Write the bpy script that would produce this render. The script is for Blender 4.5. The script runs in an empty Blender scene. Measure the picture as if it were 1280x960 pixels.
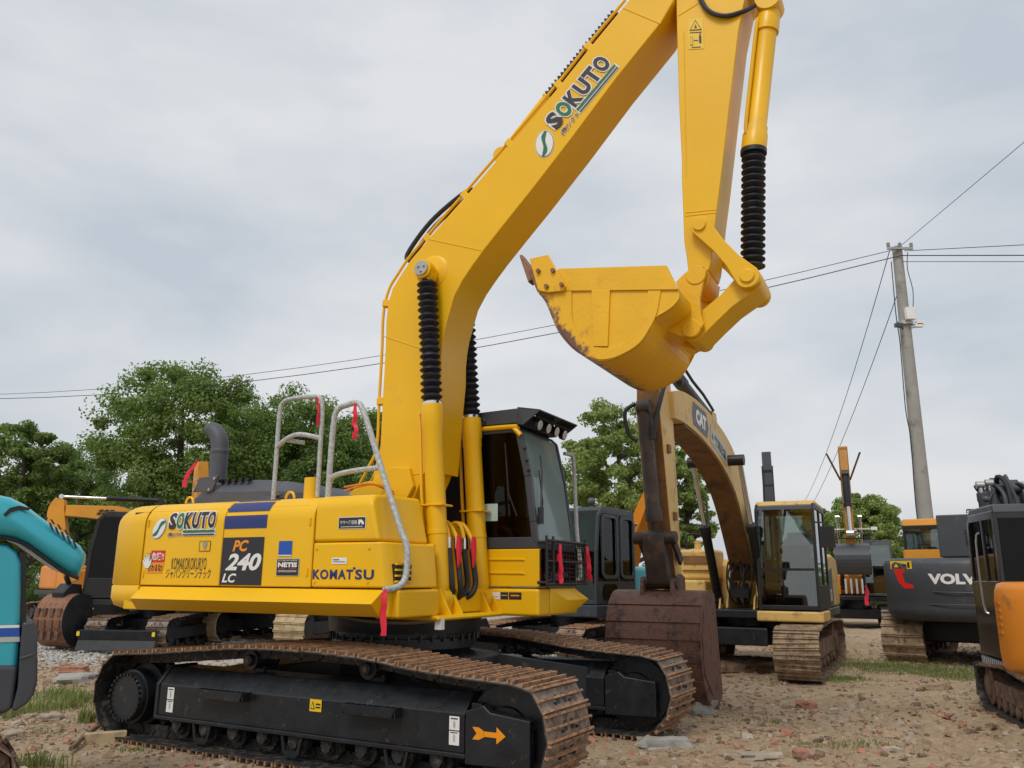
import bpy, bmesh, math, random
from mathutils import Vector, Matrix, noise as mnoise
PI = math.pi; R_ = math.radians
scene = bpy.context.scene
col = scene.collection
# ------------------------------------------------------------------ camera model (solved from the photograph)
FPX, PITCH, ROLL, CAMH = 1017.9, 0.2339, 0.0063, 1.4593
cp, sp = math.cos(PITCH), math.sin(PITCH)
Fw = Vector((0, cp, sp)); r0 = Vector((1, 0, 0)); u0 = Vector((0, -sp, cp))
Rt = r0*math.cos(ROLL) + u0*math.sin(ROLL); Up = u0*math.cos(ROLL) - r0*math.sin(ROLL)
CAM = Vector((0, 0, CAMH))
def ray(px, py): return Fw + Rt*((px-640)/FPX) - Up*((py-480)/FPX)
def wp(px, py, depth):            # world point seen at a pixel, at world depth (y)
    d = ray(px, py); return CAM + d*(depth/d.y)
def gp(px, py, z=0.0):            # world point at height z
    d = ray(px, py); return CAM + d*((z-CAMH)/d.z)
def hit(M, px, py, axis, val):    # pixel ray against a plane axis=val of local frame M -> local coordinates
    Mi = M.inverted(); o = Mi @ CAM; d = Mi.to_3x3() @ ray(px, py)
    t = (val-o[axis])/d[axis]; return o + d*t
# ------------------------------------------------------------------ materials
MATS = {}
def nodes(name):
    m = bpy.data.materials.new(name); m.use_nodes = True
    nt = m.node_tree; b = nt.nodes['Principled BSDF']; return m, nt, b
def mat(name, c, rough=.45, metal=0., var=.06, scale=6., bump=.0, bscale=60., coat=0., dirt=None, dirt_amt=0., dirt_scale=3., spec=.5, rvar=.12):
    m, nt, b = nodes(name); N, L = nt.nodes, nt.links
    tc = N.new('ShaderNodeTexCoord')
    n1 = N.new('ShaderNodeTexNoise'); n1.inputs['Scale'].default_value = scale; n1.inputs['Detail'].default_value = 6
    L.new(tc.outputs['Object'], n1.inputs['Vector'])
    mr = N.new('ShaderNodeMapRange'); mr.inputs[1].default_value = .3; mr.inputs[2].default_value = .7
    mr.inputs[3].default_value = 1-var; mr.inputs[4].default_value = 1+var
    L.new(n1.outputs['Fac'], mr.inputs[0])
    vm = N.new('ShaderNodeVectorMath'); vm.operation = 'SCALE'; vm.inputs[0].default_value = c[:3]
    L.new(mr.outputs[0], vm.inputs['Scale']); out = vm.outputs[0]
    if dirt:
        n2 = N.new('ShaderNodeTexNoise'); n2.inputs['Scale'].default_value = dirt_scale; n2.inputs['Detail'].default_value = 9; n2.inputs['Roughness'].default_value = .7
        L.new(tc.outputs['Object'], n2.inputs['Vector'])
        r2 = N.new('ShaderNodeMapRange'); r2.inputs[1].default_value = .62-dirt_amt*.35; r2.inputs[2].default_value = .75-dirt_amt*.25
        L.new(n2.outputs['Fac'], r2.inputs[0])
        mx = N.new('ShaderNodeMix'); mx.data_type = 'RGBA'; L.new(r2.outputs[0], mx.inputs['Factor'])
        L.new(out, mx.inputs['A']); mx.inputs['B'].default_value = (*dirt, 1); out = mx.outputs['Result']
    L.new(out, b.inputs['Base Color'])
    n3 = N.new('ShaderNodeTexNoise'); n3.inputs['Scale'].default_value = scale*2.3; n3.inputs['Detail'].default_value = 5
    L.new(tc.outputs['Object'], n3.inputs['Vector'])
    r3 = N.new('ShaderNodeMapRange'); r3.inputs[3].default_value = max(.02, rough-rvar); r3.inputs[4].default_value = min(1, rough+rvar)
    L.new(n3.outputs['Fac'], r3.inputs[0]); L.new(r3.outputs[0], b.inputs['Roughness'])
    b.inputs['Metallic'].default_value = metal; b.inputs['Coat Weight'].default_value = coat; b.inputs['Coat Roughness'].default_value = .15
    b.inputs['Specular IOR Level'].default_value = spec
    if bump:
        n4 = N.new('ShaderNodeTexNoise'); n4.inputs['Scale'].default_value = bscale; n4.inputs['Detail'].default_value = 6
        L.new(tc.outputs['Object'], n4.inputs['Vector'])
        bp = N.new('ShaderNodeBump'); bp.inputs['Strength'].default_value = bump; bp.inputs['Distance'].default_value = .02
        L.new(n4.outputs['Fac'], bp.inputs['Height']); L.new(bp.outputs[0], b.inputs['Normal'])
    MATS[name] = m; return m
MUD = (.30, .22, .14)
mat('yellow', (.84, .475, .003), .40, coat=.08, spec=.4, var=.05, scale=1.1, bump=.06, bscale=10, rvar=.16, dirt=(.70, .42, .05), dirt_amt=.08, dirt_scale=1.6)
mat('yellow_bucket', (.82, .45, .004), .45, var=.06, scale=3, bump=.12, bscale=30, dirt=(.30, .15, .05), dirt_amt=.02, dirt_scale=5)
mat('cat_yellow', (.66, .43, .13), .5, var=.12, scale=2.5, dirt=(.24, .13, .05), dirt_amt=.26, dirt_scale=5)
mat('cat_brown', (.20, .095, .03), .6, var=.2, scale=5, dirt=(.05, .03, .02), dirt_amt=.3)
mat('orange', (.72, .24, .015), .42, var=.08, scale=2, dirt=(.25, .14, .06), dirt_amt=.12)
mat('far_yellow', (.70, .30, .02), .45, var=.08, scale=2, dirt=(.25, .14, .06), dirt_amt=.12)
mat('frame_black', (.0125, .0145, .018), .40, var=.35, scale=5, dirt=(.10, .085, .07), dirt_amt=.07, dirt_scale=9, bump=.1, bscale=40, rvar=.18)
mat('track_dark', (.018, .018, .019), .55, var=.4, scale=12, dirt=(.14, .11, .08), dirt_amt=.3, dirt_scale=14, bump=.25, bscale=70)
mat('track_plate', (.25, .195, .15), .6, var=.3, scale=16, dirt=(.10, .05, .03), dirt_amt=.4, dirt_scale=10, bump=.3, bscale=70)
mat('track_rust', (.36, .20, .105), .62, var=.35, scale=22, dirt=(.11, .05, .03), dirt_amt=.38, dirt_scale=14, bump=.3, bscale=90)
mat('mud', (.36, .26, .165), .9, var=.25, scale=7, dirt=(.20, .13, .08), dirt_amt=.5, dirt_scale=8, bump=.9, bscale=16)
mat('mud_brown', (.22, .14, .09), .9, var=.3, scale=7, dirt=(.10, .06, .04), dirt_amt=.5, dirt_scale=8, bump=.9, bscale=16)
mat('beige_mud', (.50, .38, .22), .9, var=.15, scale=7, dirt=(.32, .23, .13), dirt_amt=.4, dirt_scale=8, bump=.5, bscale=16)
mat('dark_paint', (.045, .050, .062), .38, var=.1, scale=3, coat=.15)
mat('hood_grey', (.075, .082, .098), .55, var=.12, scale=3, dirt=(.16, .15, .14), dirt_amt=.08)
mat('volvo_grey', (.055, .060, .070), .5, var=.08, scale=2, dirt=(.12, .115, .11), dirt_amt=.14)
mat('grey_blue', (.036, .044, .055), .42, var=.1, scale=3, dirt=(.14, .13, .12), dirt_amt=.1)
mat('black', (.012, .012, .013), .45, var=.2)
mat('black_gloss', (.008, .009, .012), .18, var=.1, coat=.4)
mat('dark_rust', (.045, .03, .026), .55, var=.3, dirt=(.14, .07, .04), dirt_amt=.2)
mat('kboom', (.46, .22, .045), .5, var=.1)
mat('rubber', (.018, .019, .022), .55, var=.25, scale=20, bump=.15)
mat('boot', (.013, .015, .024), .5, var=.25, scale=14, dirt=(.05, .05, .055), dirt_amt=.12, dirt_scale=10)
mat('chrome', (.7, .7, .7), .18, 1.0, var=.05)
mat('steel', (.42, .42, .41), .4, .8, var=.1)
mat('rust_steel', (.17, .085, .06), .6, .15, var=.3, scale=6, dirt=(.055, .03, .026), dirt_amt=.4, dirt_scale=6, bump=.45, bscale=35)
mat('worn_bucket', (.30, .14, .07), .5, .3, var=.35, scale=9, dirt=(.10, .05, .035), dirt_amt=.4, dirt_scale=9, bump=.3)
mat('wrap', (.50, .53, .54), .38, var=.2, scale=9, bump=.6, bscale=25)
mat('ribbon', (.75, .02, .05), .55, var=.1)
mat('red', (.65, .02, .015), .4, var=.05)
mat('white', (.78, .78, .76), .5, var=.04)
mat('navy', (.020, .035, .16), .4, var=.05)
mat('blue', (.015, .085, .42), .4, var=.05)
mat('green', (.015, .16, .075), .4, var=.05)
mat('ink', (.022, .022, .03), .45, var=.1)
mat('ink_grey', (.07, .07, .085), .45, var=.1)
mat('decal_yellow', (.85, .55, .01), .45, var=.04)
mat('decal_orange', (.85, .30, .005), .45, var=.04)
mat('decal_grey', (.45, .46, .44), .5, var=.05)
mat('teal', (.025, .38, .48), .30, var=.05, scale=2, coat=.4)
mat('teal_dark', (.004, .11, .16), .4, var=.05)
mat('seat', (.10, .10, .11), .8, var=.2)
mat('paper', (.42, .56, .50), .7, var=.03)
mat('lamp', (.62, .63, .62), .15, var=.1, coat=.5)
mat('concrete', (.33, .32, .29), .85, var=.12, scale=2, dirt=(.20, .19, .17), dirt_amt=.3, dirt_scale=3, bump=.2)
mat('stone', (.37, .31, .24), .9, var=.25, scale=9, dirt=(.22, .17, .12), dirt_amt=.3, bump=.5, bscale=20)
mat('brick', (.36, .16, .10), .9, var=.3, scale=12, dirt=(.30, .23, .17), dirt_amt=.3, dirt_scale=10, bump=.5, bscale=30)
mat('wood', (.20, .12, .07), .8, var=.3, scale=12, bump=.4)
mat('plastic_bag', (.62, .66, .70), .4, var=.2, bump=.5)
mat('bark', (.10, .075, .055), .9, var=.3, scale=9, bump=.6, bscale=18)
mat('rim_mud', (.30, .22, .15), .9, var=.2)
_n = MATS['yellow_bucket'].node_tree; _b = _n.nodes['Principled BSDF']; _src = _b.inputs['Base Color'].links[0].from_socket
_t = _n.nodes.new('ShaderNodeTexCoord'); _d = _n.nodes.new('ShaderNodeVectorMath'); _d.operation = 'DOT_PRODUCT'; _d.inputs[1].default_value = (-.8, 0, -.6); _n.links.new(_t.outputs['Object'], _d.inputs[0])
_x = _n.nodes.new('ShaderNodeTexNoise'); _x.inputs['Scale'].default_value = 9; _x.inputs['Detail'].default_value = 9; _x.inputs['Roughness'].default_value = .75; _n.links.new(_t.outputs['Object'], _x.inputs['Vector'])
_m = _n.nodes.new('ShaderNodeMapRange'); _m.inputs[1].default_value = -3.99; _m.inputs[2].default_value = -3.70; _m.inputs[3].default_value = -.30; _m.inputs[4].default_value = .22; _n.links.new(_d.outputs['Value'], _m.inputs[0])
_a = _n.nodes.new('ShaderNodeMath'); _a.operation = 'ADD'; _n.links.new(_m.outputs[0], _a.inputs[0]); _n.links.new(_x.outputs['Fac'], _a.inputs[1])
_q = _n.nodes.new('ShaderNodeMapRange'); _q.inputs[1].default_value = .55; _q.inputs[2].default_value = .66; _n.links.new(_a.outputs[0], _q.inputs[0])
_c = _n.nodes.new('ShaderNodeMix'); _c.data_type = 'RGBA'; _c.inputs['B'].default_value = (.16, .075, .05, 1); _n.links.new(_q.outputs[0], _c.inputs['Factor']); _n.links.new(_src, _c.inputs['A']); _n.links.new(_c.outputs['Result'], _b.inputs['Base Color'])
_n = MATS['wrap'].node_tree; _b = _n.nodes['Principled BSDF']; _w = _n.nodes.new('ShaderNodeTexWave'); _w.inputs['Scale'].default_value = 9; _w.inputs['Distortion'].default_value = 14; _w.inputs['Detail'].default_value = 3; _w.bands_direction = 'DIAGONAL'
_t = _n.nodes.new('ShaderNodeTexCoord'); _n.links.new(_t.outputs['Object'], _w.inputs['Vector']); _r = _n.nodes.new('ShaderNodeValToRGB'); _r.color_ramp.elements[0].position = .25; _r.color_ramp.elements[0].color = (.38, .40, .405, 1); _r.color_ramp.elements[1].position = .6; _r.color_ramp.elements[1].color = (.47, .49, .48, 1)
_n.links.new(_w.outputs['Color'], _r.inputs[0]); _n.links.new(_r.outputs[0], _b.inputs['Base Color'])
def glass(name, tint, fac=.10, refl=.9, rough=.02, sky_sheen=None):
    m = bpy.data.materials.new(name); m.use_nodes = True; nt = m.node_tree; N, L = nt.nodes, nt.links
    N.remove(N['Principled BSDF']); o = N['Material Output']
    t = N.new('ShaderNodeBsdfTransparent'); t.inputs[0].default_value = (*tint, 1)
    g = N.new('ShaderNodeBsdfGlossy'); g.inputs['Color'].default_value = (refl, refl, refl, 1); g.inputs['Roughness'].default_value = rough
    fr = N.new('ShaderNodeFresnel'); fr.inputs[0].default_value = 1.5
    ad = N.new('ShaderNodeMath'); ad.operation = 'ADD'; ad.use_clamp = True; ad.inputs[1].default_value = fac; L.new(fr.outputs[0], ad.inputs[0])
    mx = N.new('ShaderNodeMixShader'); L.new(ad.outputs[0], mx.inputs[0]); L.new(t.outputs[0], mx.inputs[1]); L.new(g.outputs[0], mx.inputs[2])
    if sky_sheen:
        df = N.new('ShaderNodeBsdfDiffuse'); df.inputs[0].default_value = (*sky_sheen[:3], 1); m2 = N.new('ShaderNodeMixShader'); m2.inputs[0].default_value = sky_sheen[3]
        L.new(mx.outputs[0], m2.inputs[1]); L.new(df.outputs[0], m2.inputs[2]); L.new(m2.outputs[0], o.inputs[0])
    else: L.new(mx.outputs[0], o.inputs[0])
    MATS[name] = m; return m
glass('glass', (.62, .70, .68)); glass('glass_dark', (.03, .033, .038), .0, refl=.55); glass('glass_shield', (.42, .52, .50), .12, refl=.8, rough=.06, sky_sheen=(.36, .47, .47, .48))  # windshield: pale teal diffuse mixed in, a painted stand-in for reflected sky
glass('glass_green', (.50, .68, .58), .0, refl=.7)
def leafmat(name, c1, c2):
    m = bpy.data.materials.new(name); m.use_nodes = True; nt = m.node_tree; N, L = nt.nodes, nt.links
    N.remove(N['Principled BSDF']); o = N['Material Output']
    ge = N.new('ShaderNodeNewGeometry'); cr = N.new('ShaderNodeMix'); cr.data_type = 'RGBA'
    cr.inputs['A'].default_value = (*c1, 1); cr.inputs['B'].default_value = (*c2, 1); L.new(ge.outputs['Random Per Island'], cr.inputs['Factor'])
    d = N.new('ShaderNodeBsdfDiffuse'); t = N.new('ShaderNodeBsdfTranslucent'); g = N.new('ShaderNodeBsdfGlossy'); g.inputs['Roughness'].default_value = .45
    L.new(cr.outputs['Result'], d.inputs[0]); L.new(cr.outputs['Result'], t.inputs[0])
    m1 = N.new('ShaderNodeMixShader'); m1.inputs[0].default_value = .52; L.new(d.outputs[0], m1.inputs[1]); L.new(t.outputs[0], m1.inputs[2])
    m2 = N.new('ShaderNodeMixShader'); m2.inputs[0].default_value = .04; L.new(m1.outputs[0], m2.inputs[1]); L.new(g.outputs[0], m2.inputs[2])
    L.new(m2.outputs[0], o.inputs[0]); MATS[name] = m; return m
leafmat('leaf_mid', (.13, .215, .04), (.25, .35, .075)); leafmat('leaf_dark', (.12, .21, .042), (.23, .34, .075))
leafmat('leaf_light', (.19, .285, .06), (.36, .45, .12)); leafmat('grass_blade', (.15, .20, .05), (.30, .34, .11))
# ------------------------------------------------------------------ mesh building
I4 = Matrix.Identity(4)
def Rz(a): return Matrix.Rotation(a, 4, 'Z')
def T(x, y, z): return Matrix.Translation((x, y, z))
def smooth_path(P, n=6, closed=False):
    P = [Vector(p) for p in P]; out = []; N = len(P)
    rng = range(N) if closed else range(N-1)
    for i in rng:
        a, b, c, d = (P[(i-1) % N], P[i], P[(i+1) % N], P[(i+2) % N]) if closed else (P[max(i-1, 0)], P[i], P[i+1], P[min(i+2, N-1)])
        for k in range(n):
            t = k/n
            out.append(.5*((2*b)+(c-a)*t+(2*a-5*b+4*c-d)*t*t+(3*b-a-3*c+d)*t**3))
    if not closed: out.append(P[-1])
    return out
class MB:
    def __init__(s, M=I4): s.M = M; s.v = []; s.f = []; s.m = []; s.k = 0
    def add(s, vs, fs, M=None):
        o = len(s.v); s.v += [(M @ Vector(v)) if M else Vector(v) for v in vs]
        s.f += [[i+o for i in f] for f in fs]; s.m += [s.k]*len(fs); return s
    def box(s, x0, x1, y0, y1, z0, z1, M=None):
        return s.add([(x, y, z) for x in (x0, x1) for y in (y0, y1) for z in (z0, z1)],
                     [(0, 1, 3, 2), (4, 6, 7, 5), (0, 4, 5, 1), (2, 3, 7, 6), (0, 2, 6, 4), (1, 5, 7, 3)], M)
    def hexa(s, a, b):   # two quads (4 pts each), joined
        return s.add(list(a)+list(b), [(3, 2, 1, 0), (4, 5, 6, 7), (0, 1, 5, 4), (1, 2, 6, 5), (2, 3, 7, 6), (3, 0, 4, 7)])
    def prism(s, P, y0, y1, P2=None, caps=True):      # profile in (x,z), extruded along y
        n = len(P); Q = P2 or P
        vs = [(p[0], y0, p[1]) for p in P]+[(p[0], y1, p[1]) for p in Q]
        fs = [(i, (i+1) % n, (i+1) % n+n, i+n) for i in range(n)]
        if caps: fs += [tuple(range(n))[::-1], tuple(range(n, 2*n))]
        return s.add(vs, fs)
    def prismx(s, P, x0, x1, caps=True, M=None):      # profile in (y,z), extruded along x
        n = len(P); vs = [(x0, p[0], p[1]) for p in P]+[(x1, p[0], p[1]) for p in P]
        fs = [(i, (i+1) % n, (i+1) % n+n, i+n) for i in range(n)]
        if caps: fs += [tuple(range(n))[::-1], tuple(range(n, 2*n))]
        return s.add(vs, fs, M)
    def prismz(s, P, z0, z1, P2=None, M=None):
        n = len(P); Q = P2 or P; vs = [(p[0], p[1], z0) for p in P]+[(p[0], p[1], z1) for p in Q]
        fs = [(i, (i+1) % n, (i+1) % n+n, i+n) for i in range(n)]+[tuple(range(n))[::-1], tuple(range(n, 2*n))]
        return s.add(vs, fs, M)
    def loft(s, rings, caps=True, closed=True):
        n = len(rings[0]); vs = [p for r in rings for p in r]; fs = []
        for k in range(len(rings)-1):
            for i in range(n if closed else n-1): fs.append((k*n+i, k*n+(i+1) % n, (k+1)*n+(i+1) % n, (k+1)*n+i))
        if caps: fs += [tuple(range(n))[::-1], tuple(range((len(rings)-1)*n, len(rings)*n))]
        return s.add(vs, fs)
    def cyl(s, a, b, r, r2=None, n=20, caps=True):
        return s.lathe(a, b, [(0, r), (1, r if r2 is None else r2)], n, caps)
    def lathe(s, a, b, prof, n=20, caps=True):      # prof: (t along a->b, radius)
        a, b = Vector(a), Vector(b); d = (b-a); q = d.to_track_quat('Z', 'Y').to_matrix(); rings = []
        for t, r in prof:
            c = a+d*t; rings.append([c+q @ Vector((math.cos(2*PI*i/n)*r, math.sin(2*PI*i/n)*r, 0)) for i in range(n)])
        return s.loft(rings, caps)
    def tube(s, P, r, n=8, sm=0, r2=None):
        P = [Vector(p) for p in P]
        if sm: P = smooth_path(P, sm)
        rings = []; up = None; N = len(P)
        for i, p in enumerate(P):
            t = (P[min(i+1, N-1)]-P[max(i-1, 0)]).normalized()
            if up is None: up = Vector((0, 0, 1)) if abs(t.z) < .9 else Vector((1, 0, 0))
            x = t.cross(up).normalized(); up = x.cross(t).normalized()
            rr = r if r2 is None else r+(r2-r)*i/(N-1)
            rings.append([p+x*math.cos(2*PI*k/n)*rr+up*math.sin(2*PI*k/n)*rr for k in range(n)])
        return s.loft(rings)
    def sphere(s, c, r, n=12, sx=1, sy=1, sz=1):
        c = Vector(c); rings = []
        for j in range(1, n):
            a = PI*j/n; rings.append([c+Vector((math.sin(a)*math.cos(2*PI*i/(2*n))*r*sx, math.sin(a)*math.sin(2*PI*i/(2*n))*r*sy, math.cos(a)*r*sz)) for i in range(2*n)])
        return s.loft(rings)
    def build(s, name, mats, parent=None, bevel=0, ang=35, seg=2, smooth=True, kind=None, label=None):
        me = bpy.data.meshes.new(name); me.from_pydata([tuple(s.M @ v) for v in s.v], [], s.f); me.validate()
        bm = bmesh.new(); bm.from_mesh(me); bmesh.ops.recalc_face_normals(bm, faces=bm.faces); bm.to_mesh(me); bm.free()
        if isinstance(mats, str): mats = [mats]
        for m in mats: me.materials.append(MATS[m])
        if len(mats) > 1 and len(me.polygons) == len(s.m):
            me.polygons.foreach_set('material_index', s.m)
        if smooth:
            me.polygons.foreach_set('use_smooth', [True]*len(me.polygons)); me.set_sharp_from_angle(angle=R_(ang))
        o = bpy.data.objects.new(name, me); col.objects.link(o)
        if parent: o.parent = parent
        if bevel:
            b = o.modifiers.new('bevel', 'BEVEL'); b.width = bevel; b.segments = seg; b.limit_method = 'ANGLE'; b.angle_limit = R_(40); b.harden_normals = True
        if kind: o['kind'] = kind
        if label: o['label'] = label
        return o
def tag(o, label, cat=None, group=None, kind=None):
    if label: o['label'] = label
    if cat: o['category'] = cat
    if group: o['group'] = group
    if kind: o['kind'] = kind
    return o
def empty(name, M, label, cat, group=None):
    o = bpy.data.objects.new(name, None); col.objects.link(o); o.matrix_world = M; o.empty_display_size = .3
    return tag(o, label, cat, group)
def roundrect(x0, x1, z0, z1, r, n=4):
    P = []
    for cx, cz, a0 in ((x1-r, z1-r, 0), (x0+r, z1-r, 90), (x0+r, z0+r, 180), (x1-r, z0+r, 270)):
        for k in range(n+1):
            a = R_(a0+90*k/n); P.append((cx+r*math.cos(a), cz+r*math.sin(a)))
    return P
def circ(cx, cz, r, n=24, sx=1): return [(cx+r*math.cos(2*PI*i/n)*sx, cz+r*math.sin(2*PI*i/n)) for i in range(n)]
def jitter(o, amp, sc, seed=0):       # lumpy displacement baked into a mesh
    for v in o.data.vertices:
        p = v.co*sc+Vector((seed, 0, 0)); v.co += Vector((mnoise.noise(p), mnoise.noise(p+Vector((31, 0, 0))), mnoise.noise(p+Vector((0, 57, 0)))))*amp
# ------------------------------------------------------------------ flat artwork (decals): 2-D shapes mapped on a surface
def text2d(body, shear=0, bold=0.0, spacing=1.0, res=3):
    cu = bpy.data.curves.new('t', 'FONT'); cu.body = body; cu.shear = shear; cu.offset = bold; cu.space_character = spacing; cu.resolution_u = res
    ob = bpy.data.objects.new('t', cu); col.objects.link(ob); bpy.context.view_layer.update()
    dg = bpy.context.evaluated_depsgraph_get(); me = bpy.data.meshes.new_from_object(ob.evaluated_get(dg), depsgraph=dg)
    V = [(v.co.x, v.co.y) for v in me.vertices]; F = [tuple(p.vertices) for p in me.polygons]
    bpy.data.objects.remove(ob); bpy.data.curves.remove(cu); bpy.data.meshes.remove(me)
    if not V: return V, F
    global RAW
    x0 = min(v[0] for v in V); x1 = max(v[0] for v in V); y0 = min(v[1] for v in V); y1 = max(v[1] for v in V)
    RAW = (x1-x0, y1-y0)
    return [((x-x0)/(x1-x0), (y-y0)/(y1-y0)) for x, y in V], F
RAW = (1, 1)
class Art:
    """collects 2-D faces in a (u,v) unit frame; surf(u,v,lift) gives the 3-D point"""
    def __init__(s, surf, M=I4): s.surf = surf; s.M = M; s.v = []; s.f = []; s.m = []; s.mats = []
    def idx(s, m):
        if m not in s.mats: s.mats.append(m)
        return s.mats.index(m)
    def put(s, V, F, m, lay=0):
        o = len(s.v); s.v += [(x, y, lay) for x, y in V]; s.f += [tuple(i+o for i in f) for f in F]; s.m += [s.idx(m)]*len(F)
    def poly(s, P, m, lay=0): s.put(P, [tuple(range(len(P)))], m, lay)
    def rect(s, a, b, c, d, m, lay=0): s.poly([(a, c), (b, c), (b, d), (a, d)], m, lay)
    def text(s, body, a, b, c, d, m, lay=1, halo=0, hm='white', **k):
        if halo:
            V, F = text2d(body, **k); w0, h0 = RAW; k2 = dict(k); k2['bold'] = k.get('bold', 0)+halo; V, F = text2d(body, **k2); w1, h1 = RAW
            ex_, ey = (b-a)*(w1/w0-1)/2, (d-c)*(h1/h0-1)/2; s.put([(a-ex_+x*(b-a+2*ex_), c-ey+y*(d-c+2*ey)) for x, y in V], F, hm, lay-1)
        V, F = text2d(body, **k); s.put([(a+x*(b-a), c+y*(d-c)) for x, y in V], F, m, lay)
    def build(s, name, parent, label=None, cuts=()):
        bm = bmesh.new(); lay_ = bm.verts.layers.float.new('lay'); vs = []
        for x, y, l in s.v:
            v = bm.verts.new((x, y, 0)); v[lay_] = l; vs.append(v)
        for f, m in zip(s.f, s.m):
            try: fc = bm.faces.new([vs[i] for i in f]); fc.material_index = m
            except ValueError: pass
        for c in cuts: bmesh.ops.bisect_plane(bm, geom=bm.verts[:]+bm.edges[:]+bm.faces[:], plane_co=(0, c, 0), plane_no=(0, 1, 0))
        bm.verts.ensure_lookup_table()
        for v in bm.verts: v.co = s.M @ s.surf(v.co.x, v.co.y, .004+.0022*v[lay_])
        me = bpy.data.meshes.new(name); bm.to_mesh(me); bm.free()
        for m in s.mats: me.materials.append(MATS[m])
        o = bpy.data.objects.new(name, me); col.objects.link(o); o.parent = parent
        if label: o['label'] = label
        return o
def quad_surf(p00, p10, p01, nrm):    # planar frame: origin, u-end, v-end
    p00, p10, p01, nrm = map(Vector, (p00, p10, p01, nrm)); nrm.normalize()
    return lambda u, v, l: p00+(p10-p00)*u+(p01-p00)*v+nrm*l
# ------------------------------------------------------------------ crawler track (one continuous belt of shoes)
def arc(cx, cz, r, a0, a1, n): return [(cx+r*math.cos(R_(a0+(a1-a0)*k/n)), cz+r*math.sin(R_(a0+(a1-a0)*k/n))) for k in range(n+1)]
def track_path(xr, xf, zc, r, top):       # closed loop, starts at rear bottom, runs forward on the ground
    P = [(xr, zc-r), ((xr+xf)/2-.6, zc-r), ((xr+xf)/2+.6, zc-r), (xf, zc-r)]+arc(xf, zc, r, -70, 60, 7)+top[::-1]+arc(xr, zc, r, 120, 250, 7)
    return [(p.x, p.z) for p in smooth_path([(x, 0, z) for x, z in P], 8, True)]
def belt(root, M, path, y0, y1, pitch, mats=('track_dark', 'track_plate', 'track_rust'), bars=3, bh=.03, name='track_belt', holes=True, label=None, seed=1):
    L = [0]; n = len(path)
    for i in range(n):
        a, b = path[i], path[(i+1) % n]; L.append(L[-1]+math.hypot(b[0]-a[0], b[1]-a[1]))
    cnt = round(L[-1]/pitch); pt = L[-1]/cnt
    def at(s):
        s %= L[-1]; lo = 0
        while L[lo+1] < s: lo += 1
        a, b = path[lo % n], path[(lo+1) % n]; t = (s-L[lo])/(L[lo+1]-L[lo]+1e-9)
        return Vector((a[0]+(b[0]-a[0])*t, 0, a[1]+(b[1]-a[1])*t))
    rnd = random.Random(seed); mb = MB(M); yc = (y0+y1)/2
    for i in range(cnt):
        a, b = at(i*pt), at((i+1)*pt); t = (b-a).normalized(); nr = Vector((t.z, 0, -t.x)); c = (a+b)/2-nr*bh
        hl = pt*.485; j = rnd.uniform(-.006, .006)
        def bx(u0, u1, ya, yb, w0, w1):
            vs = [c+t*u+Vector((0, y+j, 0))+nr*w for u in (u0, u1) for y in (ya, yb) for w in (w0, w1)]
            mb.add(vs, [(0, 1, 3, 2), (4, 6, 7, 5), (0, 4, 5, 1), (2, 3, 7, 6), (0, 2, 6, 4), (1, 5, 7, 3)])
        mb.k = 0; bx(-hl, hl, y0, y1, -.014, -.004)
        mb.k = 1; bx(-hl, hl, y0+.002, y1-.002, -.004, .0)
        mb.k = 2
        for q in range(bars):
            u = -hl+.012+(2*hl-.03)*q/max(1, bars-1); w = .011; bx(u-w*.5, u+w, y0, y1, .0, bh*rnd.uniform(.85, 1.0))
        mb.k = 0
        if holes:
            for s_ in (-1, 1):
                bx(-hl*.45, hl*.25, yc+s_*.055-.022, yc+s_*.055+.022, .001, .005)
                bx(-hl*.9, hl*.95, yc+s_*.085-.02, yc+s_*.085+.02, -.10, -.012)
                bx(-hl*.5, -hl*.3, yc+s_*.11-.012, yc+s_*.11+.012, .001, .018)
            vs0 = c+t*hl-nr*.055; mb.cyl(vs0+Vector((0, yc-.11, 0)), vs0+Vector((0, yc+.11, 0)), .03, n=8)
    return mb.build(name, list(mats), root, smooth=False, label=label)
# ================================================================== MAIN EXCAVATOR
OX, OY, HA, SW = -1.0189, 8.2226, 0.5092, 0.0473
MT = T(OX, OY, 0) @ Rz(-HA)                 # root / crawler frame (x forward, y operator's left)
US = Rz(SW)                                 # upper structure is slewed a little
MU = MT @ US
def U(px, py, Y): h = hit(MU, px, py, 1, Y); return (h.x, h.z)
def UX(px, py, X): h = hit(MU, px, py, 0, X); return (h.y, h.z)
ex = empty('excavator', MT, 'large freshly painted yellow crawler excavator with raised boom, in the foreground', 'excavator', 'excavators parked in the yard')
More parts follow.
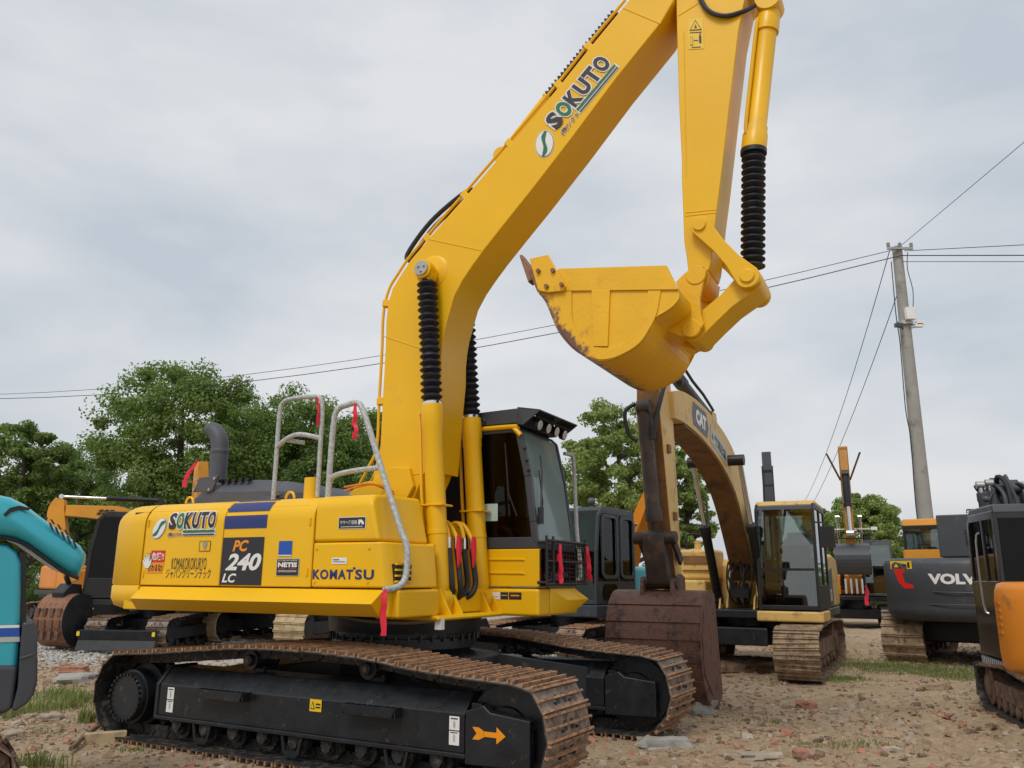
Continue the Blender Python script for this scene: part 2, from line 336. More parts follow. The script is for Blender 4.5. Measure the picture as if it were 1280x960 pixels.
# ---- undercarriage
TOP = [(-1.62, .80), (-1.1, .845), (-.60, .885), (0.0, .90), (.67, .882), (1.2, .825), (1.65, .79)]
pathM = track_path(-1.965, 1.965, .425, .41, [(x, z+.02) for x, z in TOP])
def roller(mb, x, y, z, r, w, n=18): mb.lathe((x, y-w/2, z), (x, y+w/2, z), [(0, r*.55), (.02, r*.62), (.1, r*.62), (.1, r*1.12), (.2, r*1.12), (.22, r), (.78, r), (.8, r*1.12), (.9, r*1.12), (.9, r*.62), (.98, r*.62), (1, r*.55)], n)
for sgn, lab in ((-1, 'dusty steel crawler belt on the near side'), (1, 'dusty steel crawler belt on the far side')):
    yc = 1.25*sgn; o = yc-.345; i = yc+.345
    belt(ex, I4, pathM, o, i, .19, label=lab, seed=3+sgn)
    s = sgn
    # side frame: box with sloping top
    P = [(yc-.25, .265), (yc-.25, .525), (yc-.13, .66), (yc+.13, .66), (yc+.25, .525), (yc+.25, .265)]
    mb = MB(); mb.prismx(P, -1.56, 1.64)
    mb.box(-1.58, 1.66, yc-.275, yc-.245, .235, .268); mb.box(-1.58, 1.66, yc+.245, yc+.275, .235, .268)
    mb.prismx([(yc-.262, .25), (yc-.262, .53), (yc-.14, .675), (yc+.14, .675), (yc+.262, .53), (yc+.262, .25)], -1.60, -1.56)
    fr = mb.build('track_frame', 'frame_black', ex, .008)
    mb = MB(); P = [(1.655, .20), (1.655, .55), (1.80, .60), (1.86, .555), (2.17, .525), (2.17, .21)]
    mb.prism(P, yc-.27, yc-.20); mb.prism(P, yc+.20, yc+.27); mb.box(1.66, 1.75, yc-.2, yc+.2, .28, .60)
    mb.build('idler_guard', 'frame_black', fr, .012)
    mb = MB(); mb.lathe((1.93, yc-.17, .41), (1.93, yc+.17, .41), [(0, .10), (0, .17), (.08, .18), (.1, .32), (.34, .335), (.36, .36), (.64, .36), (.66, .335), (.9, .32), (.92, .18), (1, .17), (1, .1)], 36)
    mb.build('idler', 'frame_black', fr)
    # sprocket with bolted cover
    mb = MB(); mb.cyl((-1.95, yc-.10, .40), (-1.95, yc+.10, .40), .27, n=32)
    for k in range(21):
        a = 2*PI*k/21; mb.box(.26, .335, -.035, .035, -.022, .022, T(-1.95, yc, .40) @ Matrix.Rotation(a, 4, 'Y'))
    mb.build('sprocket', 'frame_black', fr)
    mb = MB(); mb.lathe((-1.99, yc-s*-.0+(-.27 if s < 0 else .27), .385), (-1.99, yc+(-.08 if s < 0 else .08), .385), [(0, .02), (0, .195), (.06, .205), (.3, .212), (.32, .235), (1, .235)], 40)
    for k in range(26):
        a = 2*PI*k/26; c = Vector((-1.99+math.cos(a)*.198, yc+s*.262, .385+math.sin(a)*.198)); mb.cyl(c, c+Vector((0, s*.03, 0)), .0135, n=8)
    mb.build('final_drive_cover', 'frame_black', fr)
    for x in (-1.32, -.98, -.64, -.30, .04, .38, .72, 1.06, 1.40):
        mb = MB(); roller(mb, x, yc, .17, .082, .42); mb.cyl((x, yc-.245, .185), (x, yc+.245, .185), .045, n=10)
        mb.box(x-.055, x+.055, yc-.24, yc-.205, .18, .25); mb.box(x-.055, x+.055, yc+.205, yc+.24, .18, .25)
        mb.build('bottom_roller', 'track_dark', fr, .003)
    for x in (-.98, .04, 1.06):
        for sy in (-1, 1):
            mb = MB(); P = [(x-.115, .245), (x-.085, .11), (x-.05, .085), (x+.05, .085), (x+.085, .11), (x+.115, .245), (x+.09, .245), (x+.06, .13), (x-.06, .13), (x-.09, .245)]
            mb.prism(P, yc+sy*.262, yc+sy*.248); mb.build('track_guard', 'frame_black', fr)
    for x in (-.60, .67):
        mb = MB(); roller(mb, x, yc, .765, .075, .34); mb.box(x-.05, x+.05, yc-.02, yc+.02, .60, .77)
        c = mb.build('carrier_roller', 'frame_black', fr, .003)
        for q_ in (-1, 1): mb = MB(); mb.cyl((x, yc+q_*.168, .765), (x, yc+q_*.176, .765), .024, n=14); mb.build('roller_cap', 'rust_steel', c)
    ys = yc+s*.25
    for x0, x1 in ((-1.0, -.44), (.60, 1.10)):
        mb = MB(); a, b = (ys, ys+s*.09)
        mb.prism([(x0, .53), (x0+.03, .46), (x1-.03, .46), (x1, .53)], min(b, b+s*.008), max(b, b+s*.008))
        for t in range(9): xx = x0+.03+(x1-x0-.07)*t/8; mb.box(xx, xx+.028, min(a, b), max(a, b), .515, .528)
        mb.box(x0+.03, x1-.03, min(a, b), max(a, b), .46, .468)
        mb.box(x0, x0+.012, min(a, b), max(a, b), .46, .53); mb.box(x1-.012, x1, min(a, b), max(a, b), .46, .53)
        mb.build('step', 'frame_black', fr, .002)
    # small plates, the travel arrow and the oval hole on the outer face
    n = (0, s, 0)
    def fs(x0, x1, z0, z1, yy): return quad_surf((x0 if s < 0 else x1, yy, z0), (x1 if s < 0 else x0, yy, z0), (x0 if s < 0 else x1, yy, z1), n)
    for x0 in (-1.45, 1.515):
        A = Art(fs(x0, x0+.085, .30 if x0 < 0 else .315, .505, yc+s*.25)); A.rect(0, 1, 0, .48, 'white'); A.rect(0, 1, .52, 1, 'white')
        A.poly(circ(.5, .25, .14, 12, .8), 'decal_grey', 1); A.poly(circ(.5, .72, .14, 12, .8), 'decal_grey', 1); A.rect(.15, .85, .9, .94, 'ink', 1); A.rect(.15, .85, .42, .45, 'ink', 1); A.build('grease_label', fr)
    A = Art(fs(.205, .325, .435, .525, yc+s*.25)); A.rect(0, 1, 0, 1, 'decal_yellow'); A.poly([(.08, .2), (.46, .2), (.27, .85)], 'ink', 1); A.poly([(.15, .27), (.39, .27), (.27, .68)], 'decal_yellow', 2); A.rect(.52, .92, .3, .42, 'ink', 1); A.rect(.52, .92, .55, .68, 'ink', 1); A.build('warning_label', fr)
    A = Art(fs(1.72, 1.985, .355, .47, yc+s*.27)); A.poly([(.0, .85), (.2, .85), (.36, .66), (.36, .34), (.2, .15), (0, .15), (.13, .5)], 'decal_orange')
    A.poly([(.34, .36), (.73, .36), (.73, .02), (1, .5), (.73, .98), (.73, .66), (.34, .66)], 'decal_orange'); A.build('travel_arrow', fr, 'orange arrow painted on the end of the track frame')
    A = Art(fs(1.19, 1.245, .36, .44, yc+s*.25)); A.poly(roundrect(0, 1, 0, 1, .49, 5), 'black'); A.build('frame_hole', fr)
# centre frame and slew ring
mb = MB()
for s in (-1, 1):
    for a in (1, -1):
        x0 = .35*a; x1 = 1.45*a
        A_ = [(x0*.2, s*.45, .42), (x0*2.0, s*.45, .42), (x0*2.0, s*.45, .76), (x0*.2, s*.45, .76)]
        B_ = [(x1*.62, s*1.02, .28), (x1*1.02, s*1.02, .28), (x1*1.02, s*1.02, .62), (x1*.62, s*1.02, .66)]
        mb.hexa(A_, B_)
mb.prismz([(1.0*math.cos(a), .62*math.sin(a)) for a in [2*PI*k/24 for k in range(24)]], .40, .78)
mb.build('centre_frame', 'frame_black', ex, .012)
mb = MB(US); mb.lathe((0, 0, .78), (0, 0, 1.13), [(0, .62), (.15, .66), (.15, .69), (.4, .69), (.42, .66), (.55, .66), (.55, .72), (.9, .74), (1, .74)], 64)
for k in range(40): a = 2*PI*k/40; mb.cyl((.705*math.cos(a), .705*math.sin(a), .90), (.705*math.cos(a), .705*math.sin(a), .955), .014, n=6)
mb.build('slew_ring', 'frame_black', ex)
# ---- upper structure
YS = -1.38          # right-hand face
SH = .20            # shoulder radius
ZT = 2.14
def side_prof(ysurf=YS, zt=ZT, z0=1.372, r=SH, yin=-.25):
    P = [(yin, z0), (ysurf, z0), (ysurf, zt-r)]
    for k in range(1, 8): a = PI/2*k/7; P.append((ysurf+r-r*math.cos(a), zt-r+r*math.sin(a)))
    P.append((yin, zt+.02)); return P
def shoulder(x0, z0, x1, z1):      # (u,v) frame on the right-hand face; bends over the shoulder
    def f(u, v, l):
        x = x0+(x1-x0)*u; z = z0+(z1-z0)*v; zb = ZT-SH
        if z <= zb: return Vector((x, YS-l, z))
        a = min((z-zb)/SH, PI/2); rr = SH+l
        return Vector((x, YS+SH-rr*math.cos(a), zb+rr*math.sin(a)))
    return f
def panel(x0, x1, name, m='yellow', prof=None): mb = MB(US); mb.prismx(prof or side_prof(), x0, x1); return mb.build(name, m, ex, .012, seg=2)
panel(-2.085, -1.082, 'rear_side_door'); panel(-1.074, -.048, 'pump_side_door')
# inner core so that gaps between doors are dark
mb = MB(US); mb.box(-2.3, -.14, -1.34, 1.30, 1.16, 2.06); mb.build('body_core', 'black', ex)
# left-hand doors (not seen from the photograph's side, mirrored)
mb = MB(US); mb.prismx([(-y, z) for y, z in side_prof()], -2.085, -.62); mb.build('left_side_door', 'yellow', ex, .012)
# counterweight: rounded plan, shoulder on top and a tucked-in bottom
plan = [(-2.10, -1.38), (-2.20, -1.38), (-2.34, -1.345), (-2.47, -1.26), (-2.58, -1.12), (-2.66, -.95), (-2.74, -.7), (-2.79, -.4), (-2.81, 0)]
plan = [plan[0], plan[1]]+[(x-.15, y) for x, y in plan[2:]]
plan = plan+[(x, -y) for x, y in plan[::-1][1:]]
rings = []
prof = [(.10, 1.15), (.03, 1.18), (0, 1.25), (0, 1.36), (.012, 1.372), (0, 1.384), (0, ZT-SH)]+[(SH-SH*math.cos(PI/2*k/6), ZT-SH+SH*math.sin(PI/2*k/6)) for k in range(1, 7)]+[(.5, ZT+.01)]
for ins, z in prof:
    ring = []
    for x, y in plan:
        d = Vector((x+1.4, y*.9)); d.normalize(); k = ins
        ring.append((x-d.x*k if x < -2.15 else x, y-math.copysign(k, y)*(1 if abs(y) > 1.2 else abs(d.y)) if y else 0, z))
    rings.append(ring)
mb = MB(US); mb.loft(rings); mb.build('counterweight', 'yellow', ex, ang=50)
# protruding side guard along the bottom
def skirt(y0, x0, x1, name='side_guard', par=None):
    rings = [[(x0, y0+.02, 1.145), (x0, y0+.02, 1.362), (x0+.02, y0-.005, 1.355), (x0+.10, y0-.005, 1.15)]]
    mb = MB(US); ins = .16
    A_ = [(x0, y0, 1.14), (x1, y0, 1.14), (x1, y0, 1.362), (x0, y0, 1.362)]
    vs = A_+[(x0+.10, y0-.13, 1.255), (x1-.10, y0-.13, 1.255), (x0+.04, y0-.02, 1.368), (x1-.04, y0-.02, 1.368), (x0+.0, y0-.0, 1.14), (x1, y0, 1.14)]
    mb.add(vs, [(0, 1, 5, 4), (4, 5, 7, 6), (0, 4, 6), (1, 7, 5), (0, 6, 3), (1, 2, 7), (3, 6, 7, 2), (0, 3, 2, 1)])
    return mb.build(name, 'yellow', ex, .004)
xsr = U(162, 750, -1.5)[0]; xsf = U(474, 760, -1.42)[0]
def guard(tr, br, rr, tf, bf, rf_, y0, s):
    mb = MB(US); yr = y0+s*.16
    mb.add([(br[0], y0, br[1]), (tr[0], y0, tr[1]), (bf[0], y0, bf[1]), (tf[0], y0, tf[1]), (rr[0], yr, rr[1]), (rf_[0], yr, rf_[1])], [(1, 4, 5, 3), (0, 2, 5, 4), (0, 4, 1), (2, 3, 5), (0, 1, 3, 2)]); return mb.build('side_guard', 'yellow', ex, .006)
gr_ = U(162, 750, -1.535); gf_ = U(463.5, 754.7, -1.535)
guard((-2.06, 1.364), (-2.10, 1.15), (gr_[0], 1.255), (.70, 1.364), (.66, 1.15), (gf_[0], 1.255), -1.375, -1)
guard((-2.10, 1.364), (-2.10, 1.15), (-2.12, 1.255), (.19, 1.364), (.19, 1.15), (.19, 1.255), 1.375, 1)
mb = MB(US); mb.box(-2.3, .74, -1.365, 1.36, 1.15, 1.36); mb.build('revolving_frame', 'yellow', ex, .01)
# upper fuel tank box and lower tool box
mb = MB(US)
def tank(z0, z1, xf0, xf1, r, yin=-.62):
    rings = []
    for x, ins in ((-.04, 0), (None, 0)):
        ring = []
        for y, z in side_prof(YS, z1, z0, r, yin):
            xx = -.04 if x is not None else xf0+(xf1-xf0)*(z-z0)/(z1-z0); ring.append((xx, y, z))
        rings.append(ring)
    return rings
mb.loft(tank(1.745, 2.135, .63, .53, .12)); mb.build('fuel_tank', 'yellow', ex, .03, seg=3)
mb = MB(US); P = [(-.04, -1.38), (.66, -1.38), (.70, -1.37), (.73, -1.33), (.76, -.66), (-.04, -.66)]
mb.prismz(P, 1.372, 1.74, [(-.04, -1.38), (.60, -1.38), (.64, -1.37), (.67, -1.33), (.72, -.66), (-.04, -.66)])
tb = mb.build('tool_box', 'yellow', ex, .022, seg=3)
# louvre vents in the front of the tool box
fx = .733
h0 = [hit(MU, px, py, 0, .735) for px, py in ((494, 705), (513, 707), (495, 727), (514, 729))]
y0, y1 = h0[0].y, h0[1].y; z1_, z0_ = h0[0].z, h0[2].z
mb = MB(US); mb.box(.70, .748, y0, y1, z0_, z1_); vt = mb.build('vent', 'black', tb)
mb = MB(US)
for k in range(4): z = z0_+(z1_-z0_)*k/3; mb.box(.735, .76, y0-.005, y1+.005, z-.008, z+.008)
mb.build('louvre', 'yellow', vt, .002)
# front deck / boom brackets
mb = MB(US)
mb.box(.70, .80, -1.32, -.70, 1.14, 1.362); mb.box(.2, .86, -.80, .42, 1.10, 1.145); mb.build('front_deck', 'yellow', ex, .03, seg=3)
USB = US @ T(0, -.10, 0)        # the boom is set a little to the right of the machine's centre line
def UB(px, py, Y): h_ = hit(MT @ USB, px, py, 1, Y); return (h_.x, h_.z)
cbot = UB(549.5, 752, -.37)
mb = MB(USB); mb.box(-.2, .70, -.56, -.52, 1.12, 1.75); mb.box(-.2, .45, .42, .46, 1.12, 1.95); mb.box(-.3, .6, -.6, .38, 1.14, 1.20); mb.build('swing_frame', 'yellow', ex, .01)
footP = [(-.42, 1.15), (-.46, 2.02), (-.36, 2.26), (-.14, 2.36), (.06, 2.22), (.26, 1.78), (.40, 1.2)]
for y in (-.40, .30):
    mb = MB(USB); mb.prism(smooth_path([(a, 0, b) for a, b in footP], 3) and [(p.x, p.z) for p in smooth_path([(a, 0, b) for a, b in footP], 3)], y, y+.05); mb.build('boom_bracket', 'yellow', ex, .006)
for yb in (-.47, -.27, .27, .47):
    xc, zc = cbot
    P = [(xc-.22, 1.12), (xc-.10, 1.30), (xc-.07, 1.35), (xc+.0, 1.375), (xc+.07, 1.35), (xc+.11, 1.28), (xc+.20, 1.12)]
    mb = MB(USB); mb.prism(P, yb-.014, yb+.014); mb.cyl((xc, yb-.022, 1.26), (xc, yb+.022, 1.26), .055, n=18); mb.build('cylinder_lug', 'yellow', ex, .005)
# ---- boom
YB = .25
lower = [(842, -8), (842, 0), (827, 27), (770, 98), (715, 172), (662.5, 240), (632, 278), (606, 311), (590, 333), (578.6, 350), (568, 370), (561, 394), (556, 412), (553, 429.5), (551.5, 445), (551, 470), (546, 520), (540, 590)]
Lw = [UB(x, y, -YB) for x, y in lower]
back = [(475, 558), (478, 500), (481.6, 433), (482.5, 400), (485, 378), (490.5, 360), (499, 346), (513, 325), (535, 299), (558, 272), (582, 245), (638, 180), (700, 106), (738, 58), (786, 0)]
Bk = [UB(x, y, -YB) for x, y in back]
dB = Vector((Lw[0][0]-Lw[6][0], Lw[0][1]-Lw[6][1])).normalized(); nB = Vector((-dB.y, dB.x))
tipL = Vector(Lw[0]); tipB = Vector(Bk[-1])
ext = [(tipL.x+.12, tipL.y+.22), (tipL.x+.16, tipL.y+.42), (tipL.x-.02, tipL.y+.56), (tipB.x+.45, tipB.y+.36)]
foot = [(.42, 2.50), (.20, 2.02), (.0, 1.93), (-.16, 2.0), (-.22, 2.2), (-.20, 2.5)]
prof_b = Bk[::1]+[ext[3], ext[2], ext[1], ext[0]]+Lw+foot
yb_of = lambda x, z: YB
mb = MB(USB)
# side plates slightly inside of proud flange edges
mb.prism(prof_b, -YB, YB)
bo = mb.build('boom', 'yellow', ex, .012, seg=2, ang=20)
# weld seams and cast boss on the boom
mb = MB(USB)
def seam(p, q, r=.006, Y=-YB, sgn=-1):
    a = UB(*p, Y); b = UB(*q, Y); mb = MB(USB); mb.tube([(a[0], Y, a[1]), (b[0], Y, b[1])], r, 6); mb.build('weld_seam', 'yellow', bo)
seam((479, 420), (528, 436)); seam((536, 299), (602, 313)); seam((497, 594), (530, 592)); seam((779, 10), (826, 30))
c = UB(541, 340, -YB); mb = MB(USB)
mb.lathe((c[0], -YB-.012, c[1]), (c[0], -YB+.01, c[1]), [(0, .15), (.5, .175), (1, .19)], 28)
mb.build('pin_boss', 'yellow', bo)
pin = UB(530, 337, -.42); pb = (pin[0], pin[1])
mb = MB(USB); mb.cyl((pin[0], -.47, pin[1]), (pin[0], .47, pin[1]), .075, n=24); mb.cyl((pin[0], -.36, pin[1]), (pin[0], -.46, pin[1]), .10, n=24); mb.cyl((pin[0], .36, pin[1]), (pin[0], .46, pin[1]), .10, n=24); mb.build('boom_pin', 'yellow', bo, .004)
mb = MB(USB); mb.cyl((pin[0], -.465, pin[1]), (pin[0], -.482, pin[1]), .074, n=24)
for k in range(3): a = 2*PI*k/3+.5; mb.cyl((pin[0]+.035*math.cos(a), -.48, pin[1]+.035*math.sin(a)), (pin[0]+.035*math.cos(a), -.497, pin[1]+.035*math.sin(a)), .014, n=6)
mb.build('pin_cover', 'steel', bo)
# side gusset at the base of the boom (tapering wedge)
g = [UB(496, 594, -.25),UB(529, 592, -.25),UB(512, 648, -.25)]
mb = MB(USB); mb.prism([(-.20, 2.36), (.02, 2.5), (.24, 2.48), (.30, 2.3), (.12, 2.0), (-.08, 1.95), (-.2, 2.1)], -.30, -.25); mb.prism([(-.20, 2.36), (.02, 2.5), (.24, 2.48), (.30, 2.3), (.12, 2.0), (-.08, 1.95), (-.2, 2.1)], .25, .30); mb.build('boom_foot', 'yellow', bo, .012)
mb = MB(USB); mb.cyl((-.02, -.43, 2.12), (-.02, .38, 2.12), .07, n=20); mb.box(-.08, .10, -.44, -.425, 1.86, 1.90); mb.build('foot_pin', 'steel', bo, .004)
# hydraulic lines along the back edge of the boom
def bline(off, Y, r, name, i0=0, i1=None, extra=()):
    pts = []
    B = [Vector(b) for b in Bk]; i1 = i1 or len(B)
    for k in range(i0, i1):
        t = (B[min(k+1, len(B)-1)]-B[max(k-1, 0)]).normalized(); n_ = Vector((-t.y, t.x))
        q = B[k]+n_*off; pts.append((q.x, Y, q.y))
    pts = list(extra)+pts; mb = MB(USB); mb.tube(pts, r, 8, 4); return mb.build(name, 'yellow', bo)
bline(.075, -.20, .016, 'hydraulic_line', extra=[(-.50, -.15, 2.2), (-.44, -.18, 2.32), (-.32, -.2, 2.5)])
bline(.045, -.13, .016, 'hydraulic_line', extra=[(-.42, -.10, 2.2), (-.36, -.12, 2.32), (-.26, -.13, 2.5)])
bline(.05, .10, .016, 'hydraulic_line', extra=[(-.40, .1, 2.2), (-.26, .1, 2.5)])
mb = MB(USB); B = [Vector(b) for b in Bk]
for k in (1, 4, 8, 10, 11, 12, 13):
    b = B[k]; t = (B[k+1]-B[k-1]).normalized(); n_ = Vector((-t.y, t.x)); q = b+n_*.055
    M_ = T(q.x, -.165, q.y) @ Matrix.Rotation(-math.atan2(t.y, t.x), 4, 'Y'); mb.box(-.035, .035, -.065, .065, -.06, .032, M_)
mb.build('line_clamp', 'yellow', bo, .005)
# return loop of hoses over the elbow
mb = MB(USB)
for dy in (-.16, -.06):
    a = B[7]; b = B[10]; n_ = Vector((-.74, .67))
    mb.tube([(a.x-.03, dy, a.y+.02), (a.x-.03+n_.x*.10, dy, a.y+n_.y*.16), ((a.x+b.x)/2+n_.x*.20, dy, (a.y+b.y)/2+n_.y*.20), (b.x+n_.x*.12, dy, b.y+n_.y*.12), (b.x+.06, dy, b.y+.10)], .024, 8, 6)
mb.build('hose_loop', 'rubber', bo)
# arm cylinder on top of the boom
e0 = Vector(UB(741, 42, -.0)); dirb = (B[13]-B[11]).normalized()
s0 = B[12]+Vector((-dirb.y, dirb.x))*.19-dirb*.12; s1 = s0+dirb*1.05; s2 = s0+dirb*1.9
nn = 22; prf = []
for k in range(nn*2+1): prf.append((k/(nn*2), .088 if k % 2 else .058))
mb = MB(USB); mb.lathe((s0.x, 0, s0.y), (s1.x, 0, s1.y), prf, 20); mb.build('cylinder_boot', 'boot', bo, ang=80)
sb = s0-dirb*.75-Vector((-dirb.y, dirb.x))*.02
mb = MB(USB); mb.lathe((s0.x, 0, s0.y), (sb.x, 0, sb.y), [(0, .085), (.03, .085), (.03, .075), (1, .075)], 20); mb.cyl((sb.x, -.08, sb.y), (sb.x, .08, sb.y), .085); mb.build('arm_cylinder', 'yellow', bo, .003)
# ---- boom lift cylinders with bellows
def cyl3(p_top, p_mid, p_bot, r, name='boom_cylinder', boots=18):
    p_top, p_mid, p_bot = map(Vector, (p_top, p_mid, p_bot))
    mb = MB(USB); mb.lathe(p_mid, p_bot, [(0, r*1.12), (.02, r*1.15), (.11, r*1.15), (.125, r*1.06), (.16, r*1.06), (.17, r), (.66, r), (.66, r*1.05), (.68, r*1.05), (.68, r), (.93, r), (.96, r*.9), (1, r*.5)], 28)
    mb.cyl(p_bot-Vector((0, .06, 0)), p_bot+Vector((0, .06, 0)), r*1.15)
    c = mb.build(name, 'yellow', ex, .002)
    mb = MB(USB); mb.lathe(p_mid+(p_top-p_mid)*.0, p_mid+(p_top-p_mid)*.02, [(0, r*1.0), (1, r*1.0)], 24); mb.build('clamp_ring', 'chrome', c)
    prf = [(.015, r*.95), (.03, r*.95)]; nb = boots
    rnd = random.Random(5)
    for k in range(nb): t0 = .035+(.955-.035)*k/nb; dt = .92/nb; prf += [(t0, r*.72), (t0+dt*.42, r*(1.10+rnd.uniform(-.07, .04))), (t0+dt*.52, r*(1.10+rnd.uniform(-.07, .04)))]
    prf += [(.96, r*.6), (1, r*.55)]
    mb = MB(USB); mb.lathe(p_mid, p_top, prf, 24); mb.build('cylinder_boot', 'boot', c, ang=26)
    mb = MB(USB); mb.cyl(p_top+Vector((0, -.05, 0)), p_top+Vector((0, .05, 0)), r*.95); mb.build('rod_eye', 'yellow', c, .004)
    return c
for Y in (-.37, .385):
    top = Vector((pb[0], Y, pb[1])); bot = Vector((cbot[0], Y, cbot[1]+.02)); 
    mid = top+(bot-top)*.435
    c = cyl3(top-(top-bot).normalized()*0.05, mid, bot, .093)
    d = (bot-top).normalized()
    mb = MB(USB); a = mid+d*.04; s_ = -1
    mb.tube([a+Vector((.02, .0, .0)), a+Vector((-.13, 0, -.03)), a+d*.2+Vector((-.14, 0, 0)), a+d*1.05+Vector((-.145, .0, 0)), a+d*1.12+Vector((-.10, .04, 0)), a+d*1.15+Vector((.02, .09, 0))], .017, 8, 3); mb.build('cylinder_line', 'yellow', c)
    mb = MB(USB); m_ = mid+d*.95; mb.box(-.13, .12, -.10, .10, -.008, .008, T(*m_)); mb.build('cylinder_clamp', 'yellow', c, .003)
# hoses between the cylinders
mb = MB(USB); mc = MB(USB); mr = MB(USB)
for k, (yy, xx) in enumerate(((-.30, .70), (-.22, .74), (-.02, .70), (.06, .74))):
    top = Vector((xx, yy, 1.78)); 
    mc.tube([(.52, yy, 1.86), (.58, yy, 1.96), (.66, yy, 1.94), (xx, yy, 1.82)], .02, 8, 4)
    mr.cyl((xx, yy, 1.82), (xx+.005, yy, 1.70), .026, n=10)
    mb.tube([(xx+.005, yy, 1.72), (xx+.03, yy, 1.56), (xx+.05, yy, 1.40), (xx+.02, yy+(.05 if k < 2 else -.05), 1.30), (xx-.10, yy+(.08 if k < 2 else -.1), 1.26)], .028, 8, 5)
mc.build('hose_pipe', 'yellow', ex); mr.build('hose_fitting', 'chrome', ex); mb.build('hydraulic_hose', 'rubber', ex)
for yy in (-.26, .02):
    mb = MB(USB); mb.prism([(.775, 1.84), (.80, 1.83), (.81, 1.70), (.80, 1.60), (.785, 1.55), (.78, 1.65), (.765, 1.74)], yy-.018, yy+.018)
    mb.build('hose_sleeve', 'ribbon', ex)
# ---- arm
YA = .20
AP = [UB(x, y, -YA) for x, y in ((845, 0), (846.5, 60), (849, 140), (852, 200), (852, 222), (855, 302), (858, 320), (860, 338))]
AQ = [UB(x, y, -YA) for x, y in ((889, 327), (895, 270), (901.5, 220), (912, 130), (923, 39), (932, -6))]
armP = [(AP[0][0]-.0, AP[0][1]+.55)]+AP+[(AP[-1][0]+.02, AP[-1][1]-.06), (AP[-1][0]+.10, AP[-1][1]-.09), (AP[-1][0]+.18, AP[-1][1]-.02)]+AQ+[(AQ[-1][0]+.14, AQ[-1][1]+.16), (AQ[-1][0]+.16, AQ[-1][1]+.34), (AQ[-1][0]-.16, AQ[-1][1]+.60), (AP[0][0]+.2, AP[0][1]+.72)]
mb = MB(USB); mb.prism(armP, -YA, YA); arm = mb.build('arm', 'yellow', ex, .010, seg=2, ang=20)
mb = MB(USB)
for (p, q) in (((857, 270), (895, 266)), ((857, 266), (895, 262)), ((848, 20), (880, 0)), ((855, 40), (903, 222) if 0 else (858, 220))):
    a =UB(*p, -YA); b =UB(*q, -YA); mb.tube([(a[0], -YA, a[1]), (b[0], -YA, b[1])], .005, 6)
mb.build('weld_seam', 'yellow', arm)
lp =UB(875, 282, -.27); ep =UB(934.5, 346, -.27); bp_ =UB(870, 344, -.25); rp =UB(864.5, 411, -.24)
def link(p, q, y0, y1, w0, w1, name):
    p, q = Vector(p), Vector(q); d = (q-p).normalized(); n_ = Vector((-d.y, d.x)); P = []
    for k in range(9): a = PI/2+PI*k/8; P.append(tuple(p+d*math.cos(a)*w0+n_*math.sin(a)*w0))
    P.append(tuple(p*.6+q*.4-n_*w0*.72)); P.append(tuple(p*.3+q*.7-n_*w0*.78))
    for k in range(9): a = -PI/2+PI*k/8; P.append(tuple(q+d*math.cos(a)*w1+n_*math.sin(a)*w1))
    P.append(tuple(p*.3+q*.7+n_*w0*.78)); P.append(tuple(p*.6+q*.4+n_*w0*.72))
    mb = MB(USB); mb.prism(P, y0, y1); mb.cyl((p.x, y0-.012, p.y), (p.x, y1+.012, p.y), w0*.62, n=24); mb.cyl((q.x, y0-.012, q.y), (q.x, y1+.012, q.y), w1*.62, n=24)
    return mb.build(name, 'yellow', arm, .007)
link(lp, ep, -.29, -.235, .085, .10, 'bucket_link'); link(lp, ep, .235, .29, .085, .10, 'bucket_link')
link(ep, rp, -.19, .19, .105, .095, 'bucket_connecting_rod')
for e_p in (ep, lp): mb = MB(USB); mb.cyl((e_p[0], -.31, e_p[1]), (e_p[0], .31, e_p[1]), .055); mb.build('link_pin', 'yellow', arm, .004)
# bucket cylinder
ct =UB(962, 6, -.02); cm =UB(942, 188, -.02); cb =UB(941, 336, -.02)
mb = MB(USB); ctv, cmv, cbv = [Vector((c[0], -.02, c[1])) for c in (ct, cm, cb)]
r = .095
mb.lathe(cmv, ctv, [(0, r*1.05), (.0, r*1.15), (.10, r*1.15), (.11, r*1.05), (.15, r*1.05), (.16, r*.95), (.80, r*.95), (.80, r*1.12), (.92, r*1.12), (.95, r*.9), (1, r*.8)], 26); mb.cyl(ctv-Vector((0, .12, 0)), ctv+Vector((0, .12, 0)), r*1.2)
bc = mb.build('bucket_cylinder', 'yellow', arm, .002)
mb = MB(USB); dd = (cmv-ctv); o_ = Vector((-.06, -.075, 0)); mb.tube([ctv+dd*.12+o_, ctv+dd*.16+o_*1.25, ctv+dd*.5+o_*1.25, ctv+dd*.86+o_*1.2, ctv+dd*.9+o_*.8], .018, 8, 3); mb.build('cylinder_line', 'yellow', bc)
prf = [(0, r*1.2), (.035, r*1.2), (.04, r*.8)]
for k in range(17): t0 = .05+.94*k/17; prf += [(t0, r*.7), (t0+.024, r*1.10), (t0+.030, r*1.10)]
mb = MB(USB); mb.lathe(cmv-dd*.0, cbv+(cbv-cmv)*.02, prf, 24); mb.build('cylinder_boot', 'boot', bc, ang=26)
mb = MB(USB); mb.tube([(ctv.x-.10, -.2, ctv.y+.25), (ctv.x-.56, -.22, ctv.y+.05), (ctv.x-.48, -.23, ctv.y-.12), (ctv.x-.33, -.23, ctv.y-.16), (ctv.x-.12, -.2, ctv.y-.09), (ctv.x-.01, -.12, ctv.y-.02)], .02, 8, 6)
mb.M = US
h1 =UB(873, -8, -.23); h2 =UB(884, 12, -.23); h3 =UB(905, 20, -.23); h4 =UB(930, 14, -.2); h5 =UB(943, 5, -.15)
